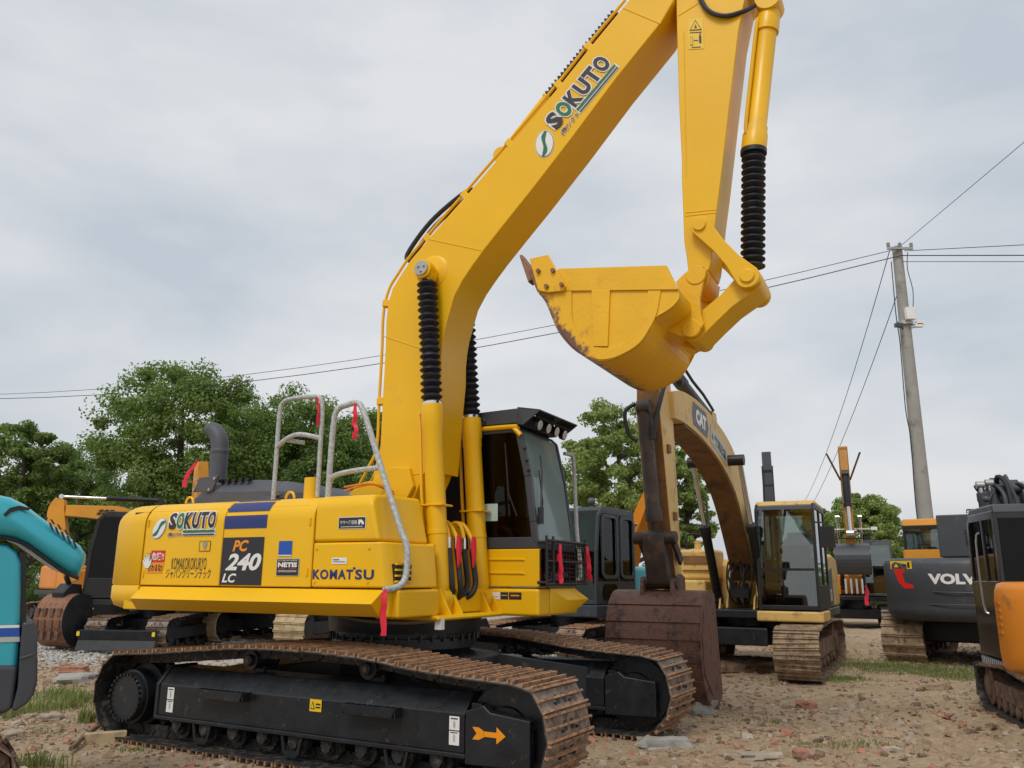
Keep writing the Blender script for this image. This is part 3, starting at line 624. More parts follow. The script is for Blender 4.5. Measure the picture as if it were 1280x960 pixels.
mb = MB(USB); mb.tube([(h1[0], -.23, h1[1]), (h2[0], -.23, h2[1]), (h3[0], -.23, h3[1]), (h4[0], -.2, h4[1]), (h5[0], -.13, h5[1])], .022, 8, 6); mb.build('arm_hose', 'rubber', arm)
# ---- bucket
YK = .62
bk = [(663, 324), (688, 320), (699, 337), (834, 333), (849, 363), (849, 374), (838, 386), (817, 399.5), (812, 413), (800, 430), (782, 442.5), (762, 450.5), (741.6, 450), (721, 440), (705, 424), (695, 408), (683, 379), (672.5, 366)]
BK = [UB(x, y, -YK) for x, y in bk]
side = [BK[i] for i in range(2, 18)]; curve = BK[6:18]       # curved bottom from heel to lip
cs = [(p.x, p.z) for p in smooth_path([(x, 0, z) for x, z in BK[4:18]], 3)]
def bucket_shell():
    mb = MB(USB); n = len(cs); th = .022
    cen = Vector((sum(c[0] for c in cs)/n, sum(c[1] for c in cs)/n)); inn = []
    for c in cs: d = (cen-Vector(c)).normalized(); inn.append((c[0]+d.x*th, c[1]+d.y*th))
    for k in range(n-1):
        a, b, a2, b2 = cs[k], cs[k+1], inn[k], inn[k+1]
        mb.hexa([(a[0], -YK, a[1]), (b[0], -YK, b[1]), (b2[0], -YK, b2[1]), (a2[0], -YK, a2[1])], [(a[0], YK, a[1]), (b[0], YK, b[1]), (b2[0], YK, b2[1]), (a2[0], YK, a2[1])])
    return mb
bkroot = bucket_shell().build('bucket', 'yellow_bucket', arm, ang=30)
for s in (-1, 1):
    mb = MB(USB); y = YK*s; mb.prism([BK[2]]+[BK[3]]+cs+[BK[17]], y-.012, y+.012); mb.build('side_plate', 'yellow_bucket', bkroot)
    y2 = y+s*.014
    t1 =UB(690, 360, -YK); mb = MB(USB)
    mb.prism([BK[2], BK[3], BK[4], (BK[4][0]-.01, BK[4][1]),UB(700, 365, -YK)], min(y2, y2+s*.016), max(y2, y2+s*.016)); mb.build('top_strip', 'yellow_bucket', bkroot, .004)
    # raised curved wear rib and upright rib
    rib = [UB(*p, -YK) for p in ((716, 362), (716, 395), (722, 415), (734, 428), (748, 434.5), (765, 435), (782, 429), (796, 414), (806, 390), (811, 364))]
    ri = [(p.x, p.z) for p in smooth_path([(a, 0, b) for a, b in rib], 3)]
    outer = [UB(*p, -YK) for p in ((827, 364), (822, 392), (812, 413), (800, 430), (782, 442), (762, 449.5), (742, 449), (723, 439), (708, 423), (699, 405), (694, 380), (692, 364))]
    ou = [(p.x, p.z) for p in smooth_path([(a, 0, b) for a, b in outer], 3)]
    mb = MB(USB); mb.prism(ri+ou, min(y2, y2+s*.010), max(y2, y2+s*.010)); a, b =UB(741, 364, -YK),UB(764, 364, -YK); c, d =UB(761, 434, -YK),UB(743, 434, -YK); mb.prism([a, b, c, d], min(y2, y2+s*.018), max(y2, y2+s*.018)); mb.build('wear_rib', 'yellow_bucket', bkroot, .004)
    q = [UB(*p, -YK) for p in ((665, 326), (688, 321), (710, 360), (707, 366), (688, 368), (676, 366))]
    y3 = y2+s*.017
    mb = MB(USB); mb.prism(q, min(y3, y3+s*.028), max(y3, y3+s*.028)); sc = mb.build('side_cutter', 'yellow_bucket', bkroot, .006)
    mb = MB(USB)
    for p in ((677, 342), (695, 341.5), (687, 361), (706, 359)): c =UB(*p, -YK); mb.cyl((c[0], y3+s*.026, c[1]), (c[0], y3+s*.055, c[1]), .02, n=6)
    mb.build('cutter_bolt', 'worn_bucket', sc)
# lip and teeth
lp0 = Vector(UB(672, 366, -YK)); lp1 = Vector(UB(660, 338, -YK)); tt = Vector(UB(648.5, 317, -YK)); dl = (tt-lp0).normalized(); nl = Vector((-dl.y, dl.x))
mb = MB(USB); mb.hexa([(*([lp0.x, -YK, lp0.y]),), (lp1.x, -YK, lp1.y), (lp1.x-nl.x*.035, -YK, lp1.y-nl.y*.035), (lp0.x-nl.x*.04, -YK, lp0.y-nl.y*.04)], [(lp0.x, YK, lp0.y), (lp1.x, YK, lp1.y), (lp1.x-nl.x*.035, YK, lp1.y-nl.y*.035), (lp0.x-nl.x*.04, YK, lp0.y-nl.y*.04)]); mb.build('cutting_edge', 'worn_bucket', bkroot, .005)
for k in range(5):
    yy = -YK+.06+(2*YK-.12)*k/4; a = lp1-dl*.10; b = tt
    mb = MB(USB); mb.hexa([(a.x+nl.x*.05, yy-.05, a.y+nl.y*.05), (a.x+nl.x*.05, yy+.05, a.y+nl.y*.05), (a.x-nl.x*.06, yy+.05, a.y-nl.y*.06), (a.x-nl.x*.06, yy-.05, a.y-nl.y*.06)],
                         [(b.x+nl.x*.012, yy-.032, b.y+nl.y*.012), (b.x+nl.x*.012, yy+.032, b.y+nl.y*.012), (b.x-nl.x*.012, yy+.032, b.y-nl.y*.012), (b.x-nl.x*.012, yy-.032, b.y-nl.y*.012)])
    mb.build('bucket_tooth', 'worn_bucket', bkroot, .008)
# ears between arm and bucket
earP = [UB(*p, -.25) for p in ((845, 352), (856, 341), (872, 334), (884, 336), (880, 350), (875, 372), (876, 392), (880, 405), (870, 420), (850, 420), (833, 413), (822, 412), (835, 398), (850, 384), (851, 368))]
for s in (-1, 1):
    mb = MB(USB); mb.prism(earP, .235*s-.02, .235*s+.02); mb.cyl((bp_[0], .215*s-.05*(s < 0), bp_[1]), (bp_[0], .215*s+.05*(s > 0), bp_[1]), .085, n=22); mb.cyl((rp[0], .215*s-.05*(s < 0), rp[1]), (rp[0], .215*s+.05*(s > 0), rp[1]), .078, n=22); mb.build('bucket_ear', 'yellow_bucket', bkroot, .006)
mb = MB(USB); mb.cyl((bp_[0], -.2, bp_[1]), (bp_[0], .2, bp_[1]), .10); mb.build('bucket_pin', 'yellow', bkroot)
tq = [BK[4], BK[5], BK[6], BK[7]]
# ---- cab builder (posts, roof, floor, panes, seat) shared by all the machines
def inset_poly(P, d):
    n = len(P); out = []; c = (sum(p[0] for p in P)/n, sum(p[1] for p in P)/n)
    for i in range(n):
        a, b, e = Vector(P[i-1]), Vector(P[i]), Vector(P[(i+1) % n])
        t1 = (b-a).normalized(); t2 = (e-b).normalized(); n1 = Vector((-t1.y, t1.x)); n2 = Vector((-t2.y, t2.x))
        if n1.dot(Vector(c)-b) < 0: n1 = -n1
        if n2.dot(Vector(c)-b) < 0: n2 = -n2
        m = (n1+n2); m = m/max(.35, m.length_squared/2) if m.length > 1e-6 else n1
        out.append((b.x+m.x*d, b.y+m.y*d))
    return out
def make_cab(root, M, P, y0, y1, fmat='dark_paint', post=.07, glassm=('glass', 'glass', 'glass'), roof='yellow', zwin=None, mid=None, door_side=None, frame_label=None, seat=True, front_i=(2, 3), lower='dark_paint', roof_t=.05):
    """P: side profile, rear-bottom, rear-top, front-top, ..., front-bottom (clockwise seen from the right)"""
    c = tag(MB(M).prism(inset_poly(P, .02), y0+.02, y0+.03).build('cab', fmat, root), None)
    bpy.data.objects.remove(c)
    mb = MB(M); zb = min(p[1] for p in P); zw = zwin or zb+.3
    Q = inset_poly(P, post)
    Q = [(x, max(z, zw)) for x, z in Q]
    for y, s in ((y0, 1), (y1, -1)):
        n = len(P)
        for i in range(n):
            a, b, c_, d = P[i], P[(i+1) % n], Q[(i+1) % n], Q[i]
            mb.hexa([(a[0], y, a[1]), (b[0], y, b[1]), (c_[0], y, c_[1]), (d[0], y, d[1])], [(q[0], y+s*.045, q[1]) for q in (a, b, c_, d)])
        if mid is not None:
            mb.box(mid-.03, mid+.03, min(y, y+s*.04), max(y, y+s*.04), zw-.02, max(p[1] for p in P)-post*.6)
    xr = P[0][0]; zt = P[1][1]
    mb.box(xr+.001, xr+.04, y0+.04, y1-.04, zb, zw); mb.box(xr+.002, xr+.05, y0+.04, y1-.04, zt-post, zt-.003)
    nP = len(P)                                       # cross members following the outline
    for i, w in [(1, None)]: pass
    fb = P[-1]; fb2 = P[-2]
    mb.box(fb[0]-.06, fb[0]-.005, y0+.04, y1-.04, zb+.002, zb+.07)
    ft = P[front_i[0]]; mb.box(ft[0]-.10, ft[0]-.012, y0+.04, y1-.04, ft[1]-post*.9, ft[1]-.008)
    mb.box(xr+.01, fb[0]-.01, y0+.04, y1-.04, zb+.001, zb+.05)
    cab = mb.build('cab', fmat, root, .008, label=frame_label)
    mb = MB(M); mb.prism([(xr-.01, zt-.03), (xr+.02, zt+roof_t), (ft[0]-.07, ft[1]+roof_t), (ft[0]+.015, ft[1]-.03)], y0+.005, y1-.005); mb.build('cab_roof', roof, cab, .02)
    for y, s, g in ((y0, 1, glassm[0]), (y1, -1, glassm[1])):
        mb = MB(M); mb.prism(inset_poly(Q, -.008), min(y+s*.018, y+s*.024), max(y+s*.018, y+s*.024)); mb.build('side_window', g, cab, smooth=False)
    mb = MB(M); F = P[front_i[0]:]
    Fi = [(x-.018, z) for x, z in F]; rings = []
    pts = [(x, z) for x, z in Fi if z > zb+.05]+[(Fi[-1][0], zb+.06)]
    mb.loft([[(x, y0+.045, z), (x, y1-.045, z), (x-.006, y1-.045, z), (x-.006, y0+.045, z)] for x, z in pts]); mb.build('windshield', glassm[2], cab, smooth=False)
    mb = MB(M); mb.box(xr+.012, xr+.018, y0+.05, y1-.05, zw, zt-post); mb.build('rear_window', glassm[1], cab, smooth=False)
    if seat:
        yc = (y0+y1)/2; xs = xr+(fb[0]-xr)*.38; mb = MB(M)
        mb.box(xs-.25, xs+.25, yc-.24, yc+.24, zb+.38, zb+.52); mb.box(xs-.34, xs-.22, yc-.23, yc+.23, zb+.45, zb+1.05); mb.box(xs-.32, xs-.24, yc-.13, yc+.13, zb+1.08, zb+1.25); mb.box(xs-.2, xs+.2, yc-.2, yc+.2, zb+.05, zb+.38)
        mb.build('seat', 'seat', cab, .03)
        mb = MB(M); mb.box(xs-.15, xs+.32, yc-.40, yc-.27, zb+.4, zb+.62); mb.box(xs-.15, xs+.32, yc+.27, yc+.38, zb+.4, zb+.62)
        mb.tube([(xs+.26, yc-.33, zb+.6), (xs+.28, yc-.33, zb+.8)], .018); mb.tube([(xs+.26, yc+.33, zb+.6), (xs+.28, yc+.33, zb+.8)], .018); mb.box(xr+.03, xr+.10, y0+.06, y1-.06, zb+.05, zw-.02); mb.build('console', 'black', cab, .01)
    return cab
# ---- main excavator's cab
CP = [(-.55, 1.74), (-.55, 2.96), (.985, 2.965), (1.055, 2.90), (1.155, 2.45), (1.215, 2.0), (1.24, 1.74)]
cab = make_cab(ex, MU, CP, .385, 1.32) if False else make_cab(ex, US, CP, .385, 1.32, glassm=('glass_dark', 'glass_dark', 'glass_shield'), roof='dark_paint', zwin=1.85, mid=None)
mb = MB(US); mb.box(-.55, 1.25, .385, 1.32, 1.375, 1.737); lo = mb.build('cab_base', 'yellow', ex, .012)
mb = MB(US)
for z in (1.50, 1.63): mb.prism([(.50, z), (.52, z+.022), (1.08, z+.016), (1.10, z-.004)], .373, .387)
mb.build('pressed_rib', 'yellow', lo, .004)
mb = MB(US); mb.tube([(-.5, .38, 2.945), (.9, .38, 2.955), (.98, .38, 2.93), (1.05, .38, 2.86)], .026, 8, 4); mb.build('roof_trim', 'yellow', cab)
mb = MB(US); mb.box(.42, 1.25, .375, 1.36, 1.105, 1.36)
mb.build('cab_deck', 'yellow', ex, .03, seg=3)
mb = MB(US); y0 = 1.365; a = [(.2, y0, 1.12), (.2, y0, 1.362)]; b = [(1.25, y0-.1, 1.12), (1.25, y0-.1, 1.362)]
c0, c1 = (.2, y0+.16, 1.25), (1.30, y0+.20, 1.245)
mb.add([*a, *b, c0, c1], [(1, 4, 5, 3), (0, 2, 5, 4), (0, 4, 1), (2, 3, 5), (0, 1, 3, 2)])
mb.add([(1.253, .62, 1.12), (1.253, .62, 1.362), (1.253, y0-.1, 1.12), (1.253, y0-.1, 1.362), (1.30, y0+.20, 1.245), (1.33, .92, 1.245)], [(0, 1, 5), (0, 5, 4, 2), (1, 3, 4, 5), (2, 4, 3), (0, 2, 3, 1)])
mb.build('front_guard', 'yellow', ex, .006)
# papers behind the cab's side glass
for (px0, px1, py0, py1) in ((563, 581, 628, 651), (603, 621, 630, 651)):
    mb = MB(US)
    p = U(px0, py0, .38); q = U(px1, py1, .38); mb.box(p[0], q[0], .396, .399, q[1], p[1]); mb.build('paper_sheet', 'paper', cab, smooth=False)
# dark interior fittings
mb = MB(US); mb.box(.50, .54, .40, .44, 1.9, 2.9); mb.tube([(.86, .42, 2.8), (.90, .42, 2.3), (1.0, .42, 2.05)], .02); mb.box(-.1, .5, .38, .41, 1.75, 2.9); mb.build('cab_pillar', 'black', cab, .01)
mb = MB(US); mb.tube([(1.225, .49, 2.12), (1.185, .60, 2.50), (1.15, .64, 2.68)], .010); mb.tube([(1.235, .48, 2.02), (1.215, .55, 2.2), (1.165, .57, 2.52)], .008); mb.box(1.21, 1.24, .44, .52, 1.98, 2.14); mb.build('wiper', 'black', cab)
# mirror / wiper arm bits on front pillar
mb = MB(US)
for z in (2.72, 2.60, 2.5): mb.cyl((1.09+(2.72-z)*.2, .365, z), (1.12+(2.72-z)*.2, .365, z), .016, n=8)
mb.build('hinge', 'black', cab)
# roof guard with four lamps
mb = MB(US)
R0 = [(-.6, .36, 2.985), (-.6, 1.34, 2.985), (1.02, 1.34, 2.985), (1.02, .36, 2.985)]
R1 = [(-.6, .38, 3.10), (-.6, 1.32, 3.10), (1.01, 1.32, 3.14), (1.01, .38, 3.14)]
mb.hexa(R0, R1); gu = mb.build('roof_guard', 'dark_paint', cab, .006)
mb = MB(US)
t = .014
def slab(P, th):
    P = [Vector(p) for p in P]; n_ = (P[1]-P[0]).cross(P[2]-P[0]).normalized()*th; k = len(P)
    mb.add([*P, *[p+n_ for p in P]], [tuple(range(k))[::-1], tuple(range(k, 2*k))]+[(i, (i+1) % k, (i+1) % k+k, i+k) for i in range(k)])
A1, A2, A3, A4 = (1.01, .38, 3.14), (1.01, 1.32, 3.14), (1.28, 1.34, 3.095), (1.26, .38, 3.095)
slab([A1, A2, A3, A4], -t); slab([A1, A4, (1.08, .365, 2.96)], t); slab([A1, (1.08, .365, 2.96), (.96, .37, 2.99)], t); slab([A2, (1.08, 1.34, 2.96), A3], t)
mb.build('visor', 'dark_paint', gu, .003)
mb = MB(US); mb.tube([(1.15, .44, 3.02), (1.15, 1.28, 3.02)], .012); mb.tube([(1.20, .44, 3.05), (1.20, 1.28, 3.05)], .010)
for k in range(5): y = .46+.2*k; mb.tube([(1.07, y, 3.08), (1.15, y, 3.02)], .009)
mb.build('lamp_bracket', 'black', gu)
for k in range(4):
    y = .49+.215*k; mb = MB(US); mb.lathe((1.15, y, 2.985), (1.215, y, 2.965), [(0, .03), (.3, .052), (1, .058)], 16); l = mb.build('work_lamp', 'black', gu)
    mb = MB(US); mb.lathe((1.213, y, 2.966), (1.222, y, 2.963), [(0, .052), (1, .044)], 16); mb.build('lens', 'lamp', l)
mb = MB(US)
for x, z in ((.22, 3.155), (.50, 3.0), (.62, 3.0)): 
    mb.tube([(x+.035*math.cos(a), .42 if z > 3.1 else .35, z+.02+.035*math.sin(a)) for a in [2*PI*k/12 for k in range(13)]], .008, 6)
mb.build('lifting_eye', 'black', gu)
# front grille
mb = MB(US); X = 1.335; ya, yb2 = .37, 1.40
mb.tube([(X, ya, 1.815), (X, yb2, 1.815)], .016); mb.tube([(X, ya, 1.62), (X, yb2, 1.62)], .012); mb.tube([(X, ya, 1.405), (X, yb2, 1.405)], .014)
for y in (ya, ya+.16, yb2-.03): mb.tube([(X, y, 1.40), (X, y, 1.86)], .013)
for k in range(15): y = ya+(yb2-ya)*k/14; mb.tube([(X-.01, y, 1.405), (X-.01, y, 1.81)], .004, 5)
for k in range(9): z = 1.43+.042*k; mb.tube([(X-.006, ya, z), (X-.006, yb2, z)], .004, 5)
for y in (ya, yb2): mb.tube([(1.24, y, 1.80), (X, y, 1.80)], .014); mb.tube([(1.24, y, 1.42), (X, y, 1.42)], .014)
mb.build('front_grille', 'black', cab)
mb = MB(US); mb.box(1.253, 1.261, .42, 1.28, 1.39, 1.735); mb.build('lower_windshield', 'glass_dark', cab, smooth=False)
mb = MB(US); mb.box(1.2535, 1.259, .40, 1.30, 1.38, 1.73); mb.build('front_recess', 'black_gloss', lo)
mb = MB(US); yy = 1.44
mb.tube([(1.12, yy-.10, 2.80), (1.16, yy-.02, 2.79), (1.19, yy, 2.72), (1.22, yy, 1.95), (1.27, yy-.02, 1.5), (1.22, yy-.08, 1.44)], .022, 8, 4); mb.build('cab_handrail', 'wrap', cab)
# ---- engine hood, exhaust
yn, yf = -.75, .45
def hexhood(P, ya, yb, ins): return [(x, ya, z) for x, z in P], [(x, yb, z) for x, z in P]
mb = MB(US); Pl = [(-2.27, 2.14), (-2.24, 2.24), (-2.12, 2.33), (-2.02, 2.36), (-1.95, 2.425), (-1.30, 2.405), (-1.22, 2.40), (-1.10, 2.375), (-1.02, 2.38), (-.62, 2.32), (-.46, 2.26), (-.2, 2.20), (-.04, 2.165), (-.04, 2.14)]
n = len(Pl); Pin = [(x, 2.14+(z-2.14)*.55) for x, z in Pl]
rings = [[(x, yn-.03, z) for x, z in Pin], [(x, yn+.07, z) for x, z in Pl], [(x, yf-.07, z) for x, z in Pl], [(x, yf+.03, z) for x, z in Pin]]
mb.loft(rings); hood = mb.build('engine_hood', 'hood_grey', ex, .02, seg=3)
A = [hit(MU, *p, 1, -.80) for p in ((241, 615), (264, 615), (273, 594), (249, 597))]
mb = MB(US); mb.prism([(a.x, a.z) for a in A], -.80, -.775); pl = mb.build('hood_plate', 'hood_grey', hood, .006)
mb = MB(US)
for p in ((243, 612), (262, 612), (246, 600), (269, 598)): c = U(*p, -.80); mb.cyl((c[0], -.80, c[1]), (c[0], -.815, c[1]), .016, n=8)
mb.build('plate_bolt', 'steel', pl)
mb = MB(US)
for k in range(5): x = -1.86+.09*k; mb.prism([(x, 2.395), (x+.05, 2.395), (x+.065, 2.425), (x+.015, 2.425)], -.75, -.70)
mb.build('hood_slot', 'black', hood)
mb = MB(US); mb.tube([(-2.13, -.5, 2.25), (-2.13, -.5, 2.60), (-2.135, -.5, 2.80), (-2.16, -.5, 2.92), (-2.24, -.5, 3.0), (-2.30, -.5, 3.0)], .092, 22, 5); 
mb.lathe((-2.13, -.5, 2.74), (-2.135, -.5, 2.79), [(0, .093), (.5, .101), (1, .093)], 22); mb.build('exhaust_pipe', 'hood_grey', ex, ang=60)
mb = MB(US)
mb.box(-1.05, -.86, -.98, -.80, 2.14, 2.20); mb.cyl((-.95, -.90, 2.2), (-.95, -.90, 2.235), .05); mb.cyl((-.85, -.95, 2.2), (-.85, -.95, 2.225), .035); mb.build('filler_cap', 'hood_grey', ex, .01)
mb = MB(US)
for x in (-.62, -1.9): mb.tube([(x+.05*math.cos(a), -1.05, 2.16+.06*math.sin(a)) for a in [PI*k/8 for k in range(9)]], .012, 6)
mb.build('lifting_eye', 'yellow', ex)
mb = MB(US); mb.cyl((-.33, -1.10, 2.13), (-.33, -1.10, 2.33), .07); mb.build('filler_neck', 'yellow', ex, .006)
mb = MB(US); mb.tube([(-.12, -.9, 2.26), (.05, -.7, 2.30), (.15, -.5, 2.22)], .012, 6, 4); mb.tube([(-.2, -.8, 2.24), (.0, -.6, 2.31), (.1, -.3, 2.22)], .010, 6, 4); mb.build('wiring', 'orange', hood)
# ---- wrapped handrails
def rail(P, r=.021, name='handrail'): mb = MB(US); mb.tube(P, r, 10, 4); return mb.build(name, 'wrap', ex, ang=60)
r1 = rail([(-.73, -1.15, 2.13), (-.73, -1.15, 2.5), (-.729, -1.15, 2.95), (-.69, -1.15, 3.055), (-.60, -1.15, 3.08), (-.38, -1.15, 3.08), (-.28, -1.15, 3.065), (-.225, -1.15, 2.98), (-.22, -1.15, 2.6), (-.218, -1.15, 2.15)])
mb = MB(US); mb.tube([(-.73, -1.15, 2.63), (-.60, -1.17, 2.70), (-.45, -1.17, 2.73), (-.22, -1.15, 2.68)], .022, 8, 4); mb.tube([(-.62, -1.16, 2.69), (-.45, -1.1, 2.66)], .02); mb.build('rail_bar', 'wrap', r1)
r2 = rail([(-.10, -1.15, 2.14), (-.095, -1.15, 2.5), (-.08, -1.15, 2.85), (-.03, -1.15, 2.94), (.06, -1.16, 2.96), (.18, -1.18, 2.965), (.27, -1.19, 2.88), (.48, -1.2, 2.40), (.715, -1.21, 1.86), (.79, -1.21, 1.70), (.80, -1.22, 1.50), (.79, -1.26, 1.41), (.76, -1.33, 1.375), (.74, -1.43, 1.362)], .027)
mb = MB(US); mb.tube([(-.09, -1.15, 2.29), (-.02, -1.16, 2.335), (.20, -1.18, 2.36), (.50, -1.2, 2.37)], .024, 8, 4); mb.build('rail_bar', 'wrap', r2)
for (hx, hz) in ((-2.05, 1.95), (-2.05, 1.48), (-.085, 1.92), (-.085, 1.50)):
    mb = MB(US); mb.cyl((hx, YS-.006, hz-.03), (hx, YS-.006, hz+.03), .010, n=8); mb.build('door_hinge', 'yellow', ex)
for (hx, hz) in ((.54, 1.69), (.54, 1.42), (.0, 1.42), (.0, 1.69)):
    mb = MB(US); mb.cyl((hx, YS+.004, hz), (hx, YS-.010, hz), .011, n=6); mb.build('bolt', 'yellow', ex)
mb = MB(US); mb.box(.655, .70, -.50, -.47, 1.86, 1.90); mb.build('bracket_tab', 'steel', ex, .003)
# ---- decals on the right-hand face
def fx_(px0, py0, px1, py1):        # pixel corners -> (x0,z0,x1,z1)
    a = U(px0, py0, YS); b = U(px1, py1, YS); return a[0], a[1], b[0], b[1]
def zsh(px, py):                     # height along the face incl. shoulder (unrolled)
    return U(px, py, YS)[1]
cuts = [1-k*.08 for k in range(1, 8)]
bx0 = U(273, 731, YS); bx1 = U(331, 671, YS)
A = Art(shoulder(-1.068, bx0[1], bx1[0], bx1[1]), US)

A.rect(.0, 1, 0, 1, 'ink')
A.text('PC', .26, .64, .70, .94, 'decal_orange', shear=.25, bold=.035); A.text('240', .12, .97, .30, .66, 'white', shear=.25, bold=.035); A.text('LC', .06, .40, .05, .24, 'white', shear=.25, bold=.03)
A.build('model_decal', ex, 'black panel decal with the machine size number')
A = Art(shoulder(-1.068, 1.86, bx1[0]+.03, 2.22), US); A.rect(0, .97, .04, .36, 'navy'); A.rect(.02, .98, .46, .78, 'navy'); A.rect(.04, .99, .87, 1.0, 'navy'); A.build('stripe_decal', ex, cuts=[k*.04 for k in range(1, 25)])
def sokuto(A, ox, oy, w, h):
    R = lambda a, b, c, d, m, l=0: A.rect(ox+a*w, ox+b*w, oy+c*h, oy+d*h, m, l)
    V = circ(.11, .40, .40, 28, .30); V = [(ox+(.11+(x-.11)*.85+(y-.4)*.10)*w, oy+y*h) for x, y in V]; A.poly(V, 'white')
    c = (.11, .40)
    def el(k, m, l): A.poly([(ox+(.11+(x-.11)*.85*k+((y-.4)*.10)*k)*w, oy+(.4+(y-.4)*k)*h) for x, y in circ(.11, .40, .40, 28, .30)], m, l)
    el(.95, 'ink', 1); el(.91, 'white', 2)
    S = []; up_ = []
    for k in range(17): t = k/16; x_ = .018+.184*t; y_ = .40+(t-.5)*.30+.30/(1+math.exp(-(t-.5)*14))-.15-(t-.5)*.10; th_ = .035+.065*math.sin(PI*t); S.append((x_, y_-th_)); up_.append((x_, y_+th_))
    for k in range(16): A.poly([(ox+S[k][0]*w, oy+S[k][1]*h), (ox+S[k+1][0]*w, oy+S[k+1][1]*h), (ox+up_[k+1][0]*w, oy+up_[k+1][1]*h), (ox+up_[k][0]*w, oy+up_[k][1]*h)], 'green', 3)
    R(.49, .995, .09, .33, 'white')
    for i, ch in enumerate('SOKUTO'):
        a, b = (.262+.122*i, .262+.122*i+.112)
        A.text(ch, ox+a*w, ox+b*w, oy+.36*h, oy+.97*h, 'green' if i == 1 else 'ink', 3, bold=.05, halo=.055)
    R(.50, .985, .22, .30, 'green', 3); R(.50, .985, .12, .165, 'ink', 3)
    A.text('(株)ソクト', ox+.265*w, ox+.485*w, oy+.06*h, oy+.25*h, 'ink', 3, bold=.015, halo=.06)
a = U(187, 676, YS); b = U(270, 642, YS)
A = Art(shoulder(-1.985, 1.795, -1.165, 2.045), US); sokuto(A, 0, 0, 1, 1); A.build('company_decal', ex, cuts=[.6, .68, .76, .84, .92])
def face_art(px0, pyb, px1, pyt):
    xa, za, xb, zb = fx_(px0, pyb, px1, pyt); return Art(shoulder(xa, za, xb, zb), US)
A = face_art(214, 712, 259, 697); A.text('KOMAKOKOKURYO', 0, 1, 0, 1, 'ink', 0, spacing=1.12); A.build('lettering', ex)
A = face_art(207, 723, 264, 711); A.text('ジャパンクリーンテック', 0, 1, 0, 1, 'ink', 0); A.build('lettering', ex)
A = face_art(177, 717, 208, 688)
A.rect(.35, .97, .50, 1, 'red'); A.poly([(.22, .02), (.90, .02), (.97, .48), (.34, .48)], 'decal_orange'); A.text('危険!!', .40, .95, .58, .92, 'white', 1, bold=.02); A.text('さわるな!', .30, .90, .10, .40, 'ink', 1, bold=.02)
hand = [(.16, .25), (.30, .22), (.40, .40), (.42, .60), (.37, .62), (.33, .50), (.31, .86), (.26, .86), (.25, .60), (.21, .84), (.16, .82), (.18, .58), (.12, .76), (.08, .72), (.12, .52), (.05, .60), (.01, .56), (.09, .38)]
A.poly([(x*1.05-.01, y*1.08-.03) for x, y in hand], 'ink', 1); A.poly(hand, 'white', 2); A.build('danger_decal', ex, 'white hand on a red and orange warning decal')
A = face_art(249, 689, 264, 676); A.rect(0, 1, 0, 1, 'yellow'); A.rect(.0, 1, .0, .04, 'ink', 1); A.rect(.0, 1, .96, 1, 'ink', 1); A.rect(0, .04, 0, 1, 'ink', 1); A.rect(.96, 1, 0, 1, 'ink', 1); A.poly([(.30, .90), (.72, .90), (.68, .40), (.52, .15), (.36, .40)], 'steel', 2); A.build('door_latch', ex)
A = face_art(348, 695, 366, 676); A.rect(0, 1, 0, 1, 'blue'); A.rect(0, 1, 0, .07, 'white', 1); A.text('ISO9001', .1, .9, .0, .06, 'ink', 2) if False else None; A.build('blue_decal', ex)
A = face_art(345, 720, 375, 698); A.rect(0, 1, 0, 1, 'decal_grey'); A.rect(.03, .97, .04, .96, 'ink', 1); A.text('NETIS', .08, .92, .50, .78, 'white', 2, bold=.05); A.rect(.1, .38, .40, .43, 'red', 2); A.rect(.58, .9, .40, .43, 'red', 2); A.text('国土交通省 NETIS 登録商品', .08, .92, .84, .93, 'white', 2); A.text('超低騒音型建設機械', .10, .90, .22, .34, 'white', 2); A.build('round_black_label', ex) if False else A.build('netis_label', ex)
A = face_art(391, 724, 468, 709); A.text('KOMAT', 0, .665, 0, .82, 'navy', 0, bold=.03, spacing=1.16); A.text('SU', .70, 1, 0, .82, 'navy', 0, bold=.03, spacing=1.12); A.rect(.665, .705, .84, 1.0, 'navy', 1); A.build('maker_lettering', ex)
A = face_art(415, 705, 434, 697); A.rect(0, 1, 0, 1, 'white'); A.rect(.08, .5, .6, .75, 'ink_grey', 1); A.rect(.08, .9, .3, .4, 'ink_grey', 1); A.build('small_label', ex)
A = face_art(423, 661.5, 458, 645.5); A.rect(0, 1, 0, 1, 'white'); A.rect(.02, .98, .05, .95, 'ink', 1); A.text('KOMTRAX', .06, .70, .42, .70, 'blue', 2, bold=.05) if False else A.text('ササヘ超低騒', .07, .70, .36, .72, 'decal_grey', 2, bold=.04); A.poly([(.74, .35), (.74, .75), (.86, .75), (.94, .55), (.94, .35), (.86, .35), (.86, .5), (.80, .5), (.80, .35)], 'white', 2); A.rect(.1, .9, .14, .22, 'decal_grey', 2); A.build('tank_label', ex)
# labels on the cab deck
def yface(px0, pyb, px1, pyt, Y): a = U(px0, pyb, Y); b = U(px1, pyt, Y); return Art(quad_surf((a[0], Y, a[1]), (b[0], Y, a[1]), (a[0], Y, b[1]), (0, -1, 0)), US)
A = yface(613, 749, 625, 740, .375); A.rect(0, 1, 0, 1, 'white'); A.rect(.1, .9, .3, .4, 'decal_grey', 1); A.build('small_label', ex)
A = yface(626, 749, 652, 740.5, .375); A.rect(0, .36, 0, 1, 'ink'); A.rect(.4, 1, 0, 1, 'ink'); A.rect(.04, .32, .5, .6, 'decal_grey', 1); A.rect(.5, .9, .45, .65, 'decal_orange', 1); A.build('small_label', ex)
